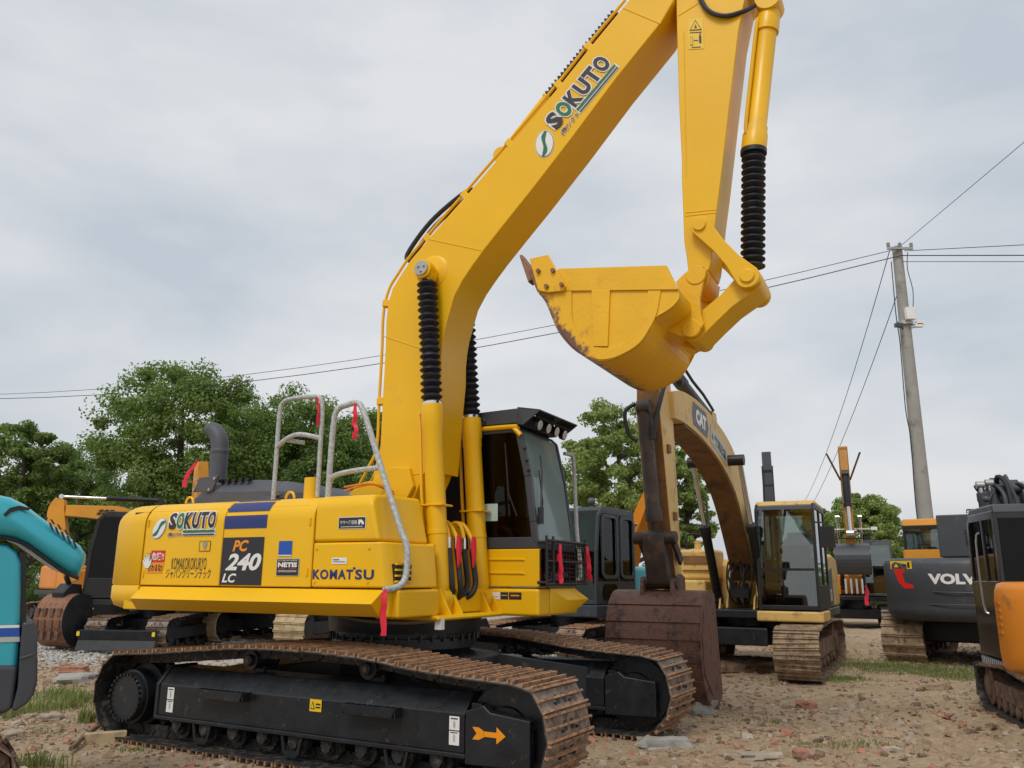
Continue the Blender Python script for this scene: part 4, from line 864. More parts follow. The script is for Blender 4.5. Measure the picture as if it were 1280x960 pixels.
# boom logo and arm warning label
a = Vector(UB(677, 192, -.25)); ua = Vector((1.63, 5.60)); p = Vector(UB(668, 196, -.25)); q = Vector(UB(771, 92, -.25)); d = (Vector(UB(776, 86, -.25))-Vector(UB(710, 165, -.25))).normalized(); n_ = Vector((-d.y, d.x))
o = Vector(UB(683, 199, -.25))-d*.02; L = (Vector(UB(777, 84, -.25))-o).dot(d); H = .33
A = Art(quad_surf((o.x, -.25, o.y), (o.x+d.x*L, -.25, o.y+d.y*L), (o.x+n_.x*H, -.25, o.y+n_.y*H), (0, -1, 0)), USB); sokuto(A, 0, 0, 1, 1); A.build('company_decal', bo)
A = Art(quad_surf((UB(861, 62, -.2)[0], -.2, UB(861, 62, -.2)[1]), (UB(880, 61, -.2)[0], -.2, UB(880, 61, -.2)[1]), (UB(860, 24, -.2)[0], -.2, UB(860, 24, -.2)[1]), (0, -1, 0)), USB)
A.rect(0, 1, 0, 1, 'decal_yellow'); A.poly([(.08, .60), (.92, .60), (.5, .95)], 'ink', 1); A.poly([(.18, .63), (.82, .63), (.5, .90)], 'decal_yellow', 2); A.poly([(.4, .67), (.6, .67), (.52, .8)], 'ink', 3)
A.rect(.1, .9, .52, .55, 'ink', 1); A.rect(.70, .86, .18, .42, 'ink', 1); A.poly(circ(.78, .46, .05, 10), 'ink', 1); A.rect(.12, .30, .12, .40, 'ink', 1); A.rect(.14, .28, .14, .38, 'decal_yellow', 2); A.rect(.36, .64, .26, .29, 'ink', 1); A.rect(.2, .8, .04, .07, 'ink', 1); A.build('warning_label', arm)
# hose from under the deck
mb = MB(US); mb.tube([(-.2, -.80, 1.12), (.1, -.82, 1.085), (.5, -.80, 1.075), (.80, -.74, 1.10)], .014, 8, 5); mb.build('grey_hose', 'steel', ex); mb = MB(US); mb.box(.80, .86, -.76, -.70, 1.03, 1.12); mb.build('hose_tag', 'white', ex)
# ---- red ribbons tied to the machine (separate things)
def ribbon(M, P, w, label, g='red ribbons tied to the excavators', th=.004, wx=False):
    mb = MB(M); P = smooth_path(P, 4); rings = []
    for i, p in enumerate(P):
        t = i/(len(P)-1); ww = w*(.35+.65*min(1, t*3))*(1+.12*math.sin(i*2.1)); k = math.sin(i*1.3)*.012
        rings.append([p+Vector((-ww/2, k, 0)), p+Vector((0, -k-.012, 0)), p+Vector((ww/2, k*.5, 0)), p+Vector((ww/2, k*.5+th, 0)), p+Vector((0, -k-.012+th, 0)), p+Vector((-ww/2, k+th, 0))])
    mb.loft(rings); o = mb.build('red_ribbon', 'ribbon'); tag(o, label, 'ribbon', g); return o
ribbon(MU, [(.76, -1.45, 1.37), (.765, -1.47, 1.30), (.76, -1.46, 1.2), (.765, -1.46, 1.02)], .055, 'red ribbon hanging from the lower end of the wrapped handrail beside the tool box')
ribbon(MU, [(.19, -1.22, 2.955), (.215, -1.23, 2.86), (.20, -1.22, 2.78), (.23, -1.23, 2.70), (.20, -1.22, 2.63)], .05, 'short red ribbon tied to the top corner of the front wrapped handrail')
ribbon(MU, [(-.255, -1.20, 3.06), (-.235, -1.19, 2.95), (-.235, -1.19, 2.78)], .022, 'thin red ribbon tied to the top of the rear wrapped handrail')
ribbon(MU, [(1.36, .64, 1.79), (1.36, .63, 1.65), (1.36, .65, 1.5), (1.36, .64, 1.41)], .055, 'red ribbon on the cab front grille, nearer the boom')
ribbon(MU, [(1.36, 1.36, 1.79), (1.36, 1.38, 1.65), (1.36, 1.40, 1.52), (1.36, 1.43, 1.44)], .07, 'red ribbon on the far corner of the cab front grille')
# ================================================================== OTHER MACHINES
def strip_poly(P):      # centre line with widths -> outline
    P = [Vector(p) for p in P]; top = []; bot = []
    S = smooth_path(P, 4) if len(P) > 2 else P
    for i, p in enumerate(S):
        a = S[max(i-1, 0)]; b = S[min(i+1, len(S)-1)]; t = Vector((b.x-a.x, b.y-a.y)).normalized(); n = Vector((-t.y, t.x)); w = p.z/2
        top.append((p.x+n.x*w, p.y+n.y*w)); bot.append((p.x-n.x*w, p.y-n.y*w))
    return top+bot[::-1]
def cylr(root, M, p, q, Y, r, body='black', rod='chrome', split=.55, name='hydraulic_cylinder'):
    p = Vector((p[0], Y, p[1])); q = Vector((q[0], Y, q[1])); m_ = p+(q-p)*split
    mb = MB(M); mb.lathe(p, m_, [(0, r*.9), (.04, r), (.88, r), (.9, r*1.18), (1, r*1.18)], 16); mb.cyl(p-Vector((0, r*.9, 0)), p+Vector((0, r*.9, 0)), r*1.1, n=14); c = mb.build(name, body, root)
    mb = MB(M); mb.cyl(m_, q, r*.55, n=12); mb.cyl(q-Vector((0, r*.9, 0)), q+Vector((0, r*.9, 0)), r*.95, n=14); mb.build('rod', rod, c); return c
def tracks(root, M, xr, xf, r, yc, hw, pitch=.17, mats=('mud_brown', 'mud', 'mud'), frame='frame_black', bars=2, sides=(-1, 1), rollers=True, zt=.0, lump=0.0):
    top = [(xr+.3, 2*r*.98+zt), ((xr+xf)/2, 2*r+.03+zt), (xf-.3, 2*r*.98+zt)]
    path = track_path(xr, xf, r, r, top)
    for s in sides:
        y = yc*s; b = belt(root, M, path, y-hw, y+hw, pitch, mats, bars, .026, holes=hw > .2, seed=int(10*xf)+s)
        if lump: jitter(b, lump, 6, s)
        mb = MB(M); mb.box(xr+.25, xf-.25, y-hw*.6, y+hw*.6, r*.62, r*1.3); fr = mb.build('track_frame', frame, root, .02)
        for x in (xr, xf):
            mb = MB(M); mb.lathe((x, y-hw*.72, r), (x, y+hw*.72, r), [(0, r*.2), (0, r*.45), (.1, r*.5), (.12, r*.8), (.88, r*.8), (.9, r*.5), (1, r*.45), (1, r*.2)], 24); mb.build('track_wheel', frame, fr)
        if rollers:
            k = 6
            for i in range(k):
                x = xr+.35+(xf-xr-.7)*i/(k-1); mb = MB(M); mb.lathe((x, y-hw*.65, r*.42), (x, y+hw*.65, r*.42), [(0, .04), (.02, .07), (.2, .075), (.22, .06), (.78, .06), (.8, .075), (.98, .07), (1, .04)], 12); mb.build('bottom_roller', frame, fr)
def bucket_simple(root, M, P, hw, m='frame_black', teeth=4, tooth_at=None, tdir=(0, -1), tm='worn_bucket'):
    """P: open side outline from lip to hinge"""
    C = [(p.x, p.z) for p in smooth_path([(x, 0, z) for x, z in P], 3)]; n = len(C); cx = sum(c[0] for c in C)/n; cz = sum(c[1] for c in C)/n
    inn = [(c[0]+(cx-c[0])*.06, c[1]+(cz-c[1])*.06) for c in C]; mb = MB(M)
    for k in range(n-1): mb.hexa([(C[k][0], -hw, C[k][1]), (C[k+1][0], -hw, C[k+1][1]), (inn[k+1][0], -hw, inn[k+1][1]), (inn[k][0], -hw, inn[k][1])], [(C[k][0], hw, C[k][1]), (C[k+1][0], hw, C[k+1][1]), (inn[k+1][0], hw, inn[k+1][1]), (inn[k][0], hw, inn[k][1])])
    b = mb.build('bucket', m, root)
    for y in (-hw, hw): mb = MB(M); mb.prism(C, y-.014, y+.014); mb.build('side_plate', m, b, .004)
    a = C[0]; d = Vector(tdir).normalized(); nn = Vector((-d.y, d.x))
    for k in range(teeth):
        y = -hw+.06+(2*hw-.12)*k/(teeth-1); w = .045; p = Vector(a)-d*.06; q = Vector(a)+d*.17
        mb = MB(M); mb.hexa([(p.x+nn.x*.04, y-w, p.y+nn.y*.04), (p.x+nn.x*.04, y+w, p.y+nn.y*.04), (p.x-nn.x*.04, y+w, p.y-nn.y*.04), (p.x-nn.x*.04, y-w, p.y-nn.y*.04)],
                            [(q.x+nn.x*.008, y-w*.6, q.y+nn.y*.008), (q.x+nn.x*.008, y+w*.6, q.y+nn.y*.008), (q.x-nn.x*.008, y+w*.6, q.y-nn.y*.008), (q.x-nn.x*.008, y-w*.6, q.y-nn.y*.008)]); mb.build('bucket_tooth', tm, b, .006)
    return b
def frameM(ox, oy, fx, fy): return T(ox, oy, 0) @ Rz(math.atan2(fy, fx))
def place(M, px, py, depth): p = wp(px, py, depth); return M.inverted() @ p
G_ = 'excavators parked in the yard'
# ---------------------------------------------------------------- A: beige and brown excavator on the right
MA = frameM(4.10, 14.52, -.45, -.893)
ea = empty('excavator', MA, 'weathered beige excavator facing the camera, its big rusty bucket resting on the ground', 'excavator', G_)
tracks(ea, I4, -1.6, 1.55, .40, 1.0, .32, .175, ('mud_brown', 'mud', 'mud'), 'mud_brown', bars=3, lump=.03)
mb = MB(); mb.prismz([(1.2, .5), (.4, .35), (-.4, .35), (-1.2, .5), (-1.2, -.5), (-.4, -.35), (.4, -.35), (1.2, -.5)], .45, .72); mb.box(-.5, .5, -.8, .8, .42, .66); mb.build('centre_frame', 'frame_black', ea, .02)
mb = MB(); mb.cyl((0, 0, .7), (0, 0, .94), .55, n=40); mb.build('slew_ring', 'frame_black', ea)
mb = MB(); mb.box(-2.0, 1.12, -1.18, 1.28, .86, .99); mb.build('deck', 'frame_black', ea, .02)
mb = MB(); mb.box(.2, 1.17, .34, 1.34, .82, .98); mb.build('cab_deck', 'cat_yellow', ea, .03)
CPa = [(-.35, 1.0), (-.35, 2.64), (.95, 2.66), (1.06, 2.56), (1.10, 2.0), (1.12, 1.0)]
ca = make_cab(ea, I4, CPa, .38, 1.30, fmat='black', post=.085, glassm=('glass', 'glass', 'glass'), roof='cat_yellow', zwin=1.38, mid=.35)
mb = MB(); mb.box(1.085, 1.125, .44, 1.24, 1.60, 1.635); mb.build('window_bar', 'black', ca)
mb = MB(); mb.box(1.0, 1.08, 1.36, 1.58, 1.95, 2.28); mb.tube([(1.0, 1.30, 2.35), (1.03, 1.42, 2.34), (1.04, 1.46, 2.2)], .014); mb.build('mirror', 'black', ca, .02)
mb = MB(); mb.box(-.25, -.05, .5, .56, 1.5, 2.5); mb.box(.1, .5, .6, 1.1, 2.05, 2.08); mb.build('cab_interior', 'seat', ca, .01)
A = Art(quad_surf((-.1, 1.303, 2.05), (.2, 1.303, 2.05), (-.1, 1.303, 2.5), (0, 1, 0)))
# left rear body behind the cab, rounded
Pb = [(-.42, .99), (-.42, 1.55), (-.60, 1.78), (-.95, 1.90), (-1.5, 1.92), (-2.2, 1.86), (-2.34, 1.6), (-2.34, .99)]
mb = MB(); mb.prism(Pb, .55, 1.26); b1 = mb.build('left_body', 'cat_yellow', ea, .06, seg=3)
mb = MB(); mb.prism([(-.52, 1.02), (-.52, 1.42), (-.75, 1.62), (-1.2, 1.68), (-1.2, 1.02)], 1.25, 1.268); p1 = mb.build('side_panel', 'hood_grey', b1, .006)
A = Art(quad_surf((-.66, 1.268, 1.10), (-1.10, 1.268, 1.10), (-.66, 1.268, 1.36), (0, 1, 0))); A.text('313', .6, 0, 0, 1, 'white', 0, bold=.05) if False else A.text('313', 0, .6, .0, .8, 'white', 0, bold=.04); A.build('size_number', p1)
mb = MB(); mb.prism([(-.2, .99), (-.2, 1.72), (-.3, 1.80), (-2.2, 1.86), (-2.34, 1.6), (-2.34, .99)], -1.16, .52); mb.build('rear_body', 'cat_yellow', ea, .05, seg=3)
mb = MB(); mb.box(.0, .72, -1.14, -.55, .99, 1.45); mb.build('step_box', 'cat_yellow', ea, .05, seg=3)
mb = MB(); mb.box(-.40, .32, -1.12, -.46, 1.45, 1.97); tk = mb.build('fuel_tank', 'cat_yellow', ea, .06, seg=3)
mb = MB(); mb.box(.325, .345, -1.02, -.56, 1.72, 1.86); mb.box(.33, .36, -1.04, -.54, 1.60, 1.62); mb.build('tank_recess', 'cat_brown', tk, .006)
mb = MB(); mb.cyl((-.1, -.86, 1.97), (-.1, -.86, 2.10), .06); mb.cyl((-.1, -.86, 2.10), (-.1, -.86, 2.13), .07); mb.build('filler_cap', 'cat_yellow', tk)
mb = MB(); mb.tube([(-.35, -.72, 1.95), (-.35, -.72, 2.85), (-.35, -.78, 2.92)], .016, 8); mb.build('mirror_post', 'black', tk)
mb = MB(); mb.tube([(.1, -1.0, 1.96), (.1, -1.0, 2.2), (.08, -.95, 2.25), (-.1, -.75, 2.25)], .014, 8, 3); mb.build('tank_rail', 'black', tk)
# boom root area
for y in (-.26, .22): mb = MB(); mb.prism([(-.3, .98), (-.3, 1.6), (-.05, 1.8), (.25, 1.65), (.62, 1.0)], y, y+.04); mb.build('boom_bracket', 'cat_yellow', ea, .006)
for y in (-.60, -.34, .22, .34): mb = MB(); mb.prism([(.45, .98), (.5, 1.15), (.6, 1.22), (.7, 1.15), (.8, .98)], y, y+.03); mb.build('cylinder_lug', 'cat_yellow', ea, .004)
bmP = strip_poly([(.15, 1.65, .34), (.75, 2.5, .50), (1.35, 3.12, .62), (1.9, 3.42, .66), (2.5, 3.56, .60), (3.5, 3.68, .50), (4.5, 3.68, .42), (5.0, 3.60, .36)])
bmP = strip_poly([(.15, 1.62, .34), (.62, 2.3, .50), (1.15, 2.9, .60), (1.75, 3.25, .62), (2.6, 3.48, .56), (3.6, 3.62, .50), (4.5, 3.64, .42), (5.0, 3.58, .34)])
mb = MB(); mb.prism(bmP, -.20, .20); boa = mb.build('boom', 'cat_yellow', ea, .008)
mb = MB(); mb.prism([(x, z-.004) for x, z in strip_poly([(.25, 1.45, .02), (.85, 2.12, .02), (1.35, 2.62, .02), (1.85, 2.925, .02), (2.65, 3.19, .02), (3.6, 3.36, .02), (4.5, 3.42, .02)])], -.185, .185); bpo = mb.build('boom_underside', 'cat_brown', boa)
rk2 = random.Random(9)
for k in range(7):
    y = -.20+.065*k; mb = MB(); mb.tube([(.32, y, 1.62+.05*(k % 2)), (.55, y+.01, 1.74-.04*(k % 3)), (.66+.03*(k % 2), y+rk2.uniform(-.06, .06), 1.52), (.62, y*.9+rk2.uniform(-.05, .05), 1.24), (.50, y*.5, 1.05)], .014+.004*(k % 3), 8, 4); mb.build('hydraulic_hose', 'rubber', ea)
mb = MB(); mb.box(.50, .66, -.16, .14, 1.16, 1.34); mb.cyl((.58, -.1, 1.34), (.58, -.1, 1.42), .05); mb.cyl((.58, .08, 1.34), (.58, .08, 1.40), .05); mb.build('swivel_block', 'black', ea, .01)
# side markings on the boom's left face
def boomface(x0, z0, x1, z1, hgt, Y=.20): d = Vector((x1-x0, z1-z0)).normalized(); n = Vector((-d.y, d.x))*hgt; return quad_surf((x1, Y, z1), (x0, Y, z0), (x1+n.x, Y, z1+n.y), (0, 1, 0))
A = Art(boomface(3.22, 3.41, 4.12, 3.47, .36)); A.poly([(.06, .06), (.9, 0), (1, .5), (.86, 1), (.06, .96), (0, .5)], 'ink_grey'); A.text('CAT', .20, .84, .22, .80, 'white', 1, bold=.07); A.build('maker_badge', boa)
A = Art(boomface(2.12, 3.17, 3.12, 3.40, .26)); A.poly([(0, 0), (1, 0), (1, 1), (0, 1)], 'decal_grey'); A.text('←交運起重', .06, .94, .18, .82, 'ink', 1, bold=.02); A.build('boom_sign', boa)
mb = MB(); mb.cyl((1.95, -.44, 3.27), (1.95, .44, 3.27), .085, n=18); mb.build('boom_pin', 'black', boa)
for y in (-.37, .37): cylr(ea, I4, (.62, 1.14), (1.95, 3.27), y, .075, split=.55)
cylr(boa, I4, (2.3, 3.92), (5.0, 4.28), 0, .085, split=.62, name='arm_cylinder')
mb = MB(); mb.tube([(2.3, .08, 4.02), (3.0, .10, 4.13), (3.6, .10, 4.2), (3.9, .08, 4.30)], .022); mb.tube([(2.2, .0, 3.9), (1.95, .0, 3.85), (1.8, .02, 3.68), (1.5, .03, 3.55)], .035, 8, 4); mb.tube([(2.2, -.1, 3.95), (1.9, -.1, 3.9), (1.7, -.1, 3.66)], .03, 8, 4); mb.build('boom_hose', 'rubber', boa)
mb = MB(); mb.prism([(2.1, 3.65), (2.2, 3.98), (2.4, 3.98), (2.55, 3.65)], -.1, -.06); mb.prism([(2.1, 3.65), (2.2, 3.98), (2.4, 3.98), (2.55, 3.65)], .06, .1); mb.build('cylinder_bracket', 'cat_yellow', boa)
aP = [(5.16, 4.28), (5.36, 4.22), (5.44, 3.4), (5.20, 2.2), (5.02, 1.42), (4.88, 1.34), (4.78, 1.42), (4.80, 2.2), (4.86, 3.1), (4.92, 3.7), (5.0, 4.2)]
mb = MB(); mb.prism(aP, -.15, .15); ara = mb.build('arm', 'cat_yellow', ea, .008)
mb = MB(); mb.prism([(5.38, 4.15), (5.45, 3.4), (5.21, 2.2), (5.03, 1.45), (5.01, 1.45), (5.18, 2.2), (5.42, 3.4), (5.35, 4.15)], -.14, .14); mb.build('arm_front_plate', 'cat_brown', ara)
for z, x in ((3.0, 5.18), (2.2, 5.02)): mb = MB(); mb.box(x-.05, x+.05, .15, .18, z-.05, z+.05); mb.build('hose_bracket', 'cat_brown', ara, .004)
cylr(ara, I4, (5.60, 3.45), (5.32, 1.95), 0, .085, body='dark_rust', rod='dark_rust', split=.88, name='bucket_cylinder')
mb = MB(); mb.tube([(5.0, .22, 3.9), (5.28, .25, 3.95), (5.5, .22, 3.7), (5.6, .14, 3.3), (5.62, .10, 3.05)], .028, 8, 5); mb.tube([(5.62, -.10, 3.5), (5.66, -.22, 3.4), (5.62, -.2, 3.15), (5.6, -.1, 3.05)], .024, 8, 5); mb.build('arm_hose', 'rubber', ara)
mb = MB(); mb.prism([(5.30, 2.02), (5.42, 1.98), (5.44, 1.84), (5.30, 1.40), (5.16, 1.34), (5.16, 1.5), (5.26, 1.9)], -.13, .13); mb.cyl((5.34, -.26, 1.93), (5.34, .26, 1.93), .075); mb.cyl((5.22, -.22, 1.42), (5.22, .22, 1.42), .07); mb.build('bucket_link', 'dark_rust', ara, .01)
for y in (-.22, .18): mb = MB(); mb.prism([(5.30, 1.99), (5.40, 1.93), (5.02, 1.62), (4.92, 1.70)], y, y+.04); mb.build('side_link', 'dark_rust', ara, .006)
bkA = bucket_simple(ea, I4, [(4.68, .16), (4.95, .05), (5.32, .12), (5.56, .42), (5.60, .80), (5.50, 1.14), (5.30, 1.31), (5.02, 1.33), (4.86, 1.28)], .54, 'rust_steel', 5, tdir=(-1, -.15))
mb = MB()
def arcband(C, hw, off, w0, w1):
    pass
BA = [(5.32, .12), (5.56, .42), (5.60, .80), (5.50, 1.14), (5.30, 1.31)]
for i, t in enumerate((0.0, .18, .40, .55, .70, .86)):
    S = smooth_path([(x, 0, z) for x, z in BA], 10); k = int(t*(len(S)-4)); a = S[k]; b = S[k+3]; n = Vector((b.z-a.z, 0, -(b.x-a.x))).normalized()*.016
    mb.hexa([(a.x, -.545, a.z), (b.x, -.545, b.z), (b.x+n.x, -.545, b.z+n.z), (a.x+n.x, -.545, a.z+n.z)], [(a.x, .545, a.z), (b.x, .545, b.z), (b.x+n.x, .545, b.z+n.z), (a.x+n.x, .545, a.z+n.z)])
mb.build('wear_strip', 'rust_steel', bkA, .004)
for s in (-1, 1): mb = MB(); mb.prism([(5.2, .2), (5.52, .46), (5.55, .8), (5.44, 1.12), (5.38, 1.1), (5.46, .8), (5.42, .5), (5.14, .3)], .552*s-.012, .552*s+.012); mb.build('side_rib', 'rust_steel', bkA)
for y in (-.20, .16): mb = MB(); mb.prism([(4.8, 1.2), (4.82, 1.48), (4.96, 1.52), (5.15, 1.48), (5.34, 1.45), (5.36, 1.25)], y, y+.04); mb.build('bucket_ear', 'rust_steel', bkA, .005)
# ---------------------------------------------------------------- generic smaller diggers
def body_box(root, M, x0, x1, y0, y1, z0, z1, m, name='body', bev=.08, round_tail=False):
    mb = MB(M)
    if round_tail:
        r = (y1-y0)/2; yc = (y0+y1)/2; P = [(x1, y1), (x1, y0)]+[(x0+r*.75-r*.75*math.sin(R_(a)), yc-r*math.cos(R_(a))) for a in range(0, 181, 15)]
        mb.prismz(P, z0, z1)
    else: mb.box(x0, x1, y0, y1, z0, z1)
    return mb.build(name, m, root, bev, seg=3)
def digger(M, label, s, bodym, cabm, boom, arm, bucket=None, bhw=.4, boomm=None, tm=('mud_brown', 'mud', 'mud'), slew=0, cyl=None, blade=None, roof=None, bm='frame_black', ttdir=(0, -1), cabon=True, trk=(1.5, .35, 1.0, .28), weights='black', deep=2.1, zt=1.75, boomhw=.15, blhw=.9, uoff=0, gl='glass'):
    r = empty('excavator', M, label, 'excavator', G_); xh, rr, yc, hw = [v*s for v in trk]
    tracks(r, I4, -xh, xh, rr, yc, hw, .16*s+.01, tm, 'frame_black', bars=2, lump=.012)
    mb = MB(); mb.box(-xh*.55, xh*.55, -yc, yc, rr*.8, rr*1.7); mb.build('centre_frame', 'frame_black', r, .03)
    S_ = T(0, uoff, 0) @ Rz(slew); mb = MB(S_); mb.cyl((0, 0, rr*1.6), (0, 0, .92*s), .5*s, n=28); mb.build('slew_ring', 'frame_black', r)
    body_box(r, S_, -deep*.82*s, 1.1*s, -1.12*s, 1.22*s, .88*s, 1.03*s, 'frame_black', 'deck', .03)
    body_box(r, S_, -deep*s, -.1*s, -1.13*s, 1.2*s, 1.035*s, zt*s, bodym, 'engine_cover', .09*s, True)
    body_box(r, S_, -.09*s, .75*s, -1.12*s, -.42*s, 1.035*s, zt*.93*s, bodym, 'tank', .06*s)
    if cabon:
        P = [(a*s, b*s) for a, b in ((-.3, 1.04), (-.3, 2.78), (.98, 2.80), (1.10, 2.68), (1.20, 2.0), (1.22, 1.04))]
        c = make_cab(r, S_, P, .33*s, 1.24*s, fmat=cabm, post=.08*s, glassm=(gl, gl, gl), roof=roof or cabm, zwin=1.45*s, mid=.35*s)
    mb = MB(S_); mb.tube([(.7*s, -1.08*s, zt*.93*s), (.7*s, -1.08*s, zt*s+.35), (.2*s, -1.08*s, zt*s+.35), (.05*s, -1.08*s, zt*.95*s)], .016, 6, 3); mb.build('handrail', 'black', r)
    mb = MB(S_); mb.cyl((-1.3*s, -.4*s, zt*s-.02), (-1.3*s, -.4*s, zt*s+.30), .06*s, n=14); mb.build('exhaust_stack', 'hood_grey', r)
    b = MB(S_); b.prism(strip_poly([(x*s, z*s, w*s) for x, z, w in boom]), -boomhw*s, boomhw*s); b = b.build('boom', boomm or bodym, r, .01)
    if arm:
        a = MB(S_); a.prism(strip_poly([(x*s, z*s, w*s) for x, z, w in arm]), -boomhw*.8*s, boomhw*.8*s); a = a.build('arm', boomm or bodym, r, .01)
    for nm, p, q, y, rad in (cyl or []): cylr(r, S_, (p[0]*s, p[1]*s), (q[0]*s, q[1]*s), y*s, rad*s, name=nm)
    if bucket: bucket_simple(r, S_, [(x*s, z*s) for x, z in bucket], bhw*s, bm, 4, tdir=ttdir)
    if blade:
        mb = MB(); x, hwb, z0, z1 = blade; mb.prism([(x-.05, z0), (x+.06, z0), (x-.01, (z0+z1)/2), (x+.05, z1), (x-.03, z1+.02), (x-.09, (z0+z1)/2)], -hwb, hwb); bl = mb.build('dozer_blade', 'frame_black', r, .008)
        for y in (-.35, .35): mb = MB(); mb.hexa([(x-.06, y-.05, z0+.1), (x-.06, y+.05, z0+.1), (x-.06, y+.05, z0+.22), (x-.06, y-.05, z0+.22)], [(.4, y*.8-.05, rr), (.4, y*.8+.05, rr), (.4, y*.8+.05, rr+.14), (.4, y*.8-.05, rr+.14)]); mb.build('blade_arm', 'frame_black', bl)
        for y in (-hwb*.96, hwb*.96): mb = MB(); mb.box(x+.045, x+.052, y-.03, y+.03, z1-.1, z1-.02, ); mb.build('reflector', 'decal_yellow', bl)
    return r
cy = [('boom_cylinder', (.55, 1.2), (1.5, 2.7), -.28, .065), ('boom_cylinder', (.55, 1.2), (1.5, 2.7), .26, .065)]
# B: dark blue-grey cab right behind the main machine's cab
rb = digger(frameM(1.27, 16.64, -.6, -.8), 'dark blue-grey excavator with a rounded cab, just behind the yellow cab and its front grille', .97, 'teal', 'grey_blue',
       [(.1, 1.4, .3), (.9, 2.15, .4), (1.8, 2.3, .38), (3.2, 1.9, .3)], [(3.1, 2.1, .3), (3.5, 1.4, .28), (3.4, .8, .2)], [(3.0, .25), (3.2, .15), (3.5, .2), (3.7, .5), (3.6, .8), (3.4, .85)], .4, boomm='grey_blue', cyl=[('boom_cylinder', (.55, 1.2), (1.2, 2.1), -.26, .06)], tm=('track_dark', 'track_plate', 'track_rust'), gl='glass_green')
mb = MB(); mb.cyl((.55, .75, 2.76), (.55, .75, 2.83), .025); mb.sphere((.55, .75, 2.9), .075, 8); mb.build('beacon', 'hood_grey', rb)
mb = MB()
for (xa, xb) in ((-.24, .30), (.40, .98)):
    P = roundrect(xa, xb, 1.46, 2.62, .11); Q = roundrect(xa+.055, xb-.055, 1.52, 2.56, .08); n = len(P)
    for i in range(n):
        a, b, c, d = P[i], P[(i+1) % n], Q[(i+1) % n], Q[i]; mb.hexa([(a[0], 1.205, a[1]), (b[0], 1.205, b[1]), (c[0], 1.205, c[1]), (d[0], 1.205, d[1])], [(q[0], 1.232, q[1]) for q in (a, b, c, d)])
mb.build('window_frame', 'grey_blue', rb)
mb = MB(); mb.prism(roundrect(.44, .95, 1.08, 1.36, .09), 1.21, 1.222); mb.build('lower_window', 'glass_dark', rb, smooth=False)
body_box(rb, I4, .15, 1.2, .30, 1.22, .78, 1.0, 'grey_blue', 'cab_deck', .03)
mb = MB(); mb.sphere((-.62, 1.0, 1.28), .26, 10, 1, .7, .8); mb.build('round_cover', 'wrap', rb)
# C: orange machine seen between that cab and the rusty boom
digger(frameM(3.30, 23.5, .33, -.944), 'bright orange excavator far behind, seen between the blue-grey cab and the beige boom', 1.0, 'orange', 'black',
       [(.0, 1.5, .4), (.35, 2.3, .46), (.9, 3.1, .46), (1.6, 3.75, .36)], [(1.5, 3.9, .3), (1.85, 3.2, .34), (2.0, 2.2, .28)], [(2.1, 1.5), (2.3, 1.3), (2.6, 1.4), (2.7, 1.8), (2.4, 2.2), (2.1, 2.25)], .45, cabon=False, bm='rust_steel', cyl=[('boom_cylinder', (.5, 1.4), (1.0, 2.9), -.28, .06), ('arm_cylinder', (.5, 3.05), (1.5, 4.0), 0, .06)])
# D: orange-yellow machine on the left: undercarriage with blade towards us, upper body turned to the left
s = .97
MD = frameM(-7.42, 18.44, -.10, -.995); slD = math.atan2(-.22, -.975)-math.atan2(-.995, -.10)
rd = digger(MD, 'orange-yellow excavator at left with level boom, open black cab and hanging brown bucket', s, 'far_yellow', 'black',
       [(.1, 1.5, .4), (.25, 2.2, .45), (.75, 2.80, .36), (1.5, 2.90, .28), (2.05, 2.92, .24)], [(2.20, 3.18, .20), (2.25, 2.85, .36), (2.08, 2.2, .32), (1.75, 1.35, .24)], None, boomm='far_yellow',
       cyl=[('arm_cylinder', (.1, 3.20), (2.2, 3.24), 0, .055)], tm=('track_dark', 'track_plate', 'mud_brown'), slew=slD, trk=(1.45, .36, .66, .22), blade=(1.98, .80, .05, .42), uoff=-.38, gl='glass_dark')
SD = T(0, -.38, 0) @ Rz(slD)
A = Art(quad_surf((1.45*s, .16, 2.80*s), (1.05*s, .16, 2.80*s), (1.45*s, .16, 3.0*s), (0, 1, 0)), SD)
for i in range(3):
    for j in range(2): a = .12+.28*i+.1*j; c = .2+.32*j; A.poly([(a, c), (a+.22, c), (a+.30, c+.26), (a+.08, c+.26)], 'ink')
A.build('boom_mark', rd)
qb = MD.inverted() @ wp(76, 780, 16.9); MBk = T(qb.x, qb.y, 0) @ Rz(R_(-14))
bd = bucket_simple(rd, MBk, [(-.55, .22), (-.35, .08), (.05, .10), (.28, .38), (.32, .70), (.20, .98), (-.02, 1.10), (-.30, 1.06)], .36, 'worn_bucket', 4, tdir=(-1, .1))
for y in (-.375, .375): mb = MB(MBk); mb.prism([(p.x, p.z) for p in smooth_path([(x, 0, z) for x, z in [(-.55, .22), (-.35, .08), (.05, .10), (.28, .38), (.32, .70), (.20, .98), (-.02, 1.10), (-.30, 1.06)]], 3)], y-.006, y+.006); mb.build('side_plate', 'frame_black', bd)
for k in range(4):
    y = -.28+.187*k; mb = MB(MBk)
    for z in (.30, .52, .74): mb.box(.30, .345, y-.045, y+.045, z-.07, z+.09)
    mb.build('wear_plate', 'rust_steel', bd, .006)
mb = MB(MBk); mb.prism([(-.30, .95), (.12, .92), (.18, 1.12), (.0, 1.30), (-.25, 1.28)], -.16, .16); mb.build('bucket_bracket', 'frame_black', bd, .02)
mb = MB(MBk); mb.tube([(-.1, 0, 1.25), (.1, .1, 1.42), (.15, .2, 1.6)], .05); mb.build('bucket_link', 'frame_black', bd)
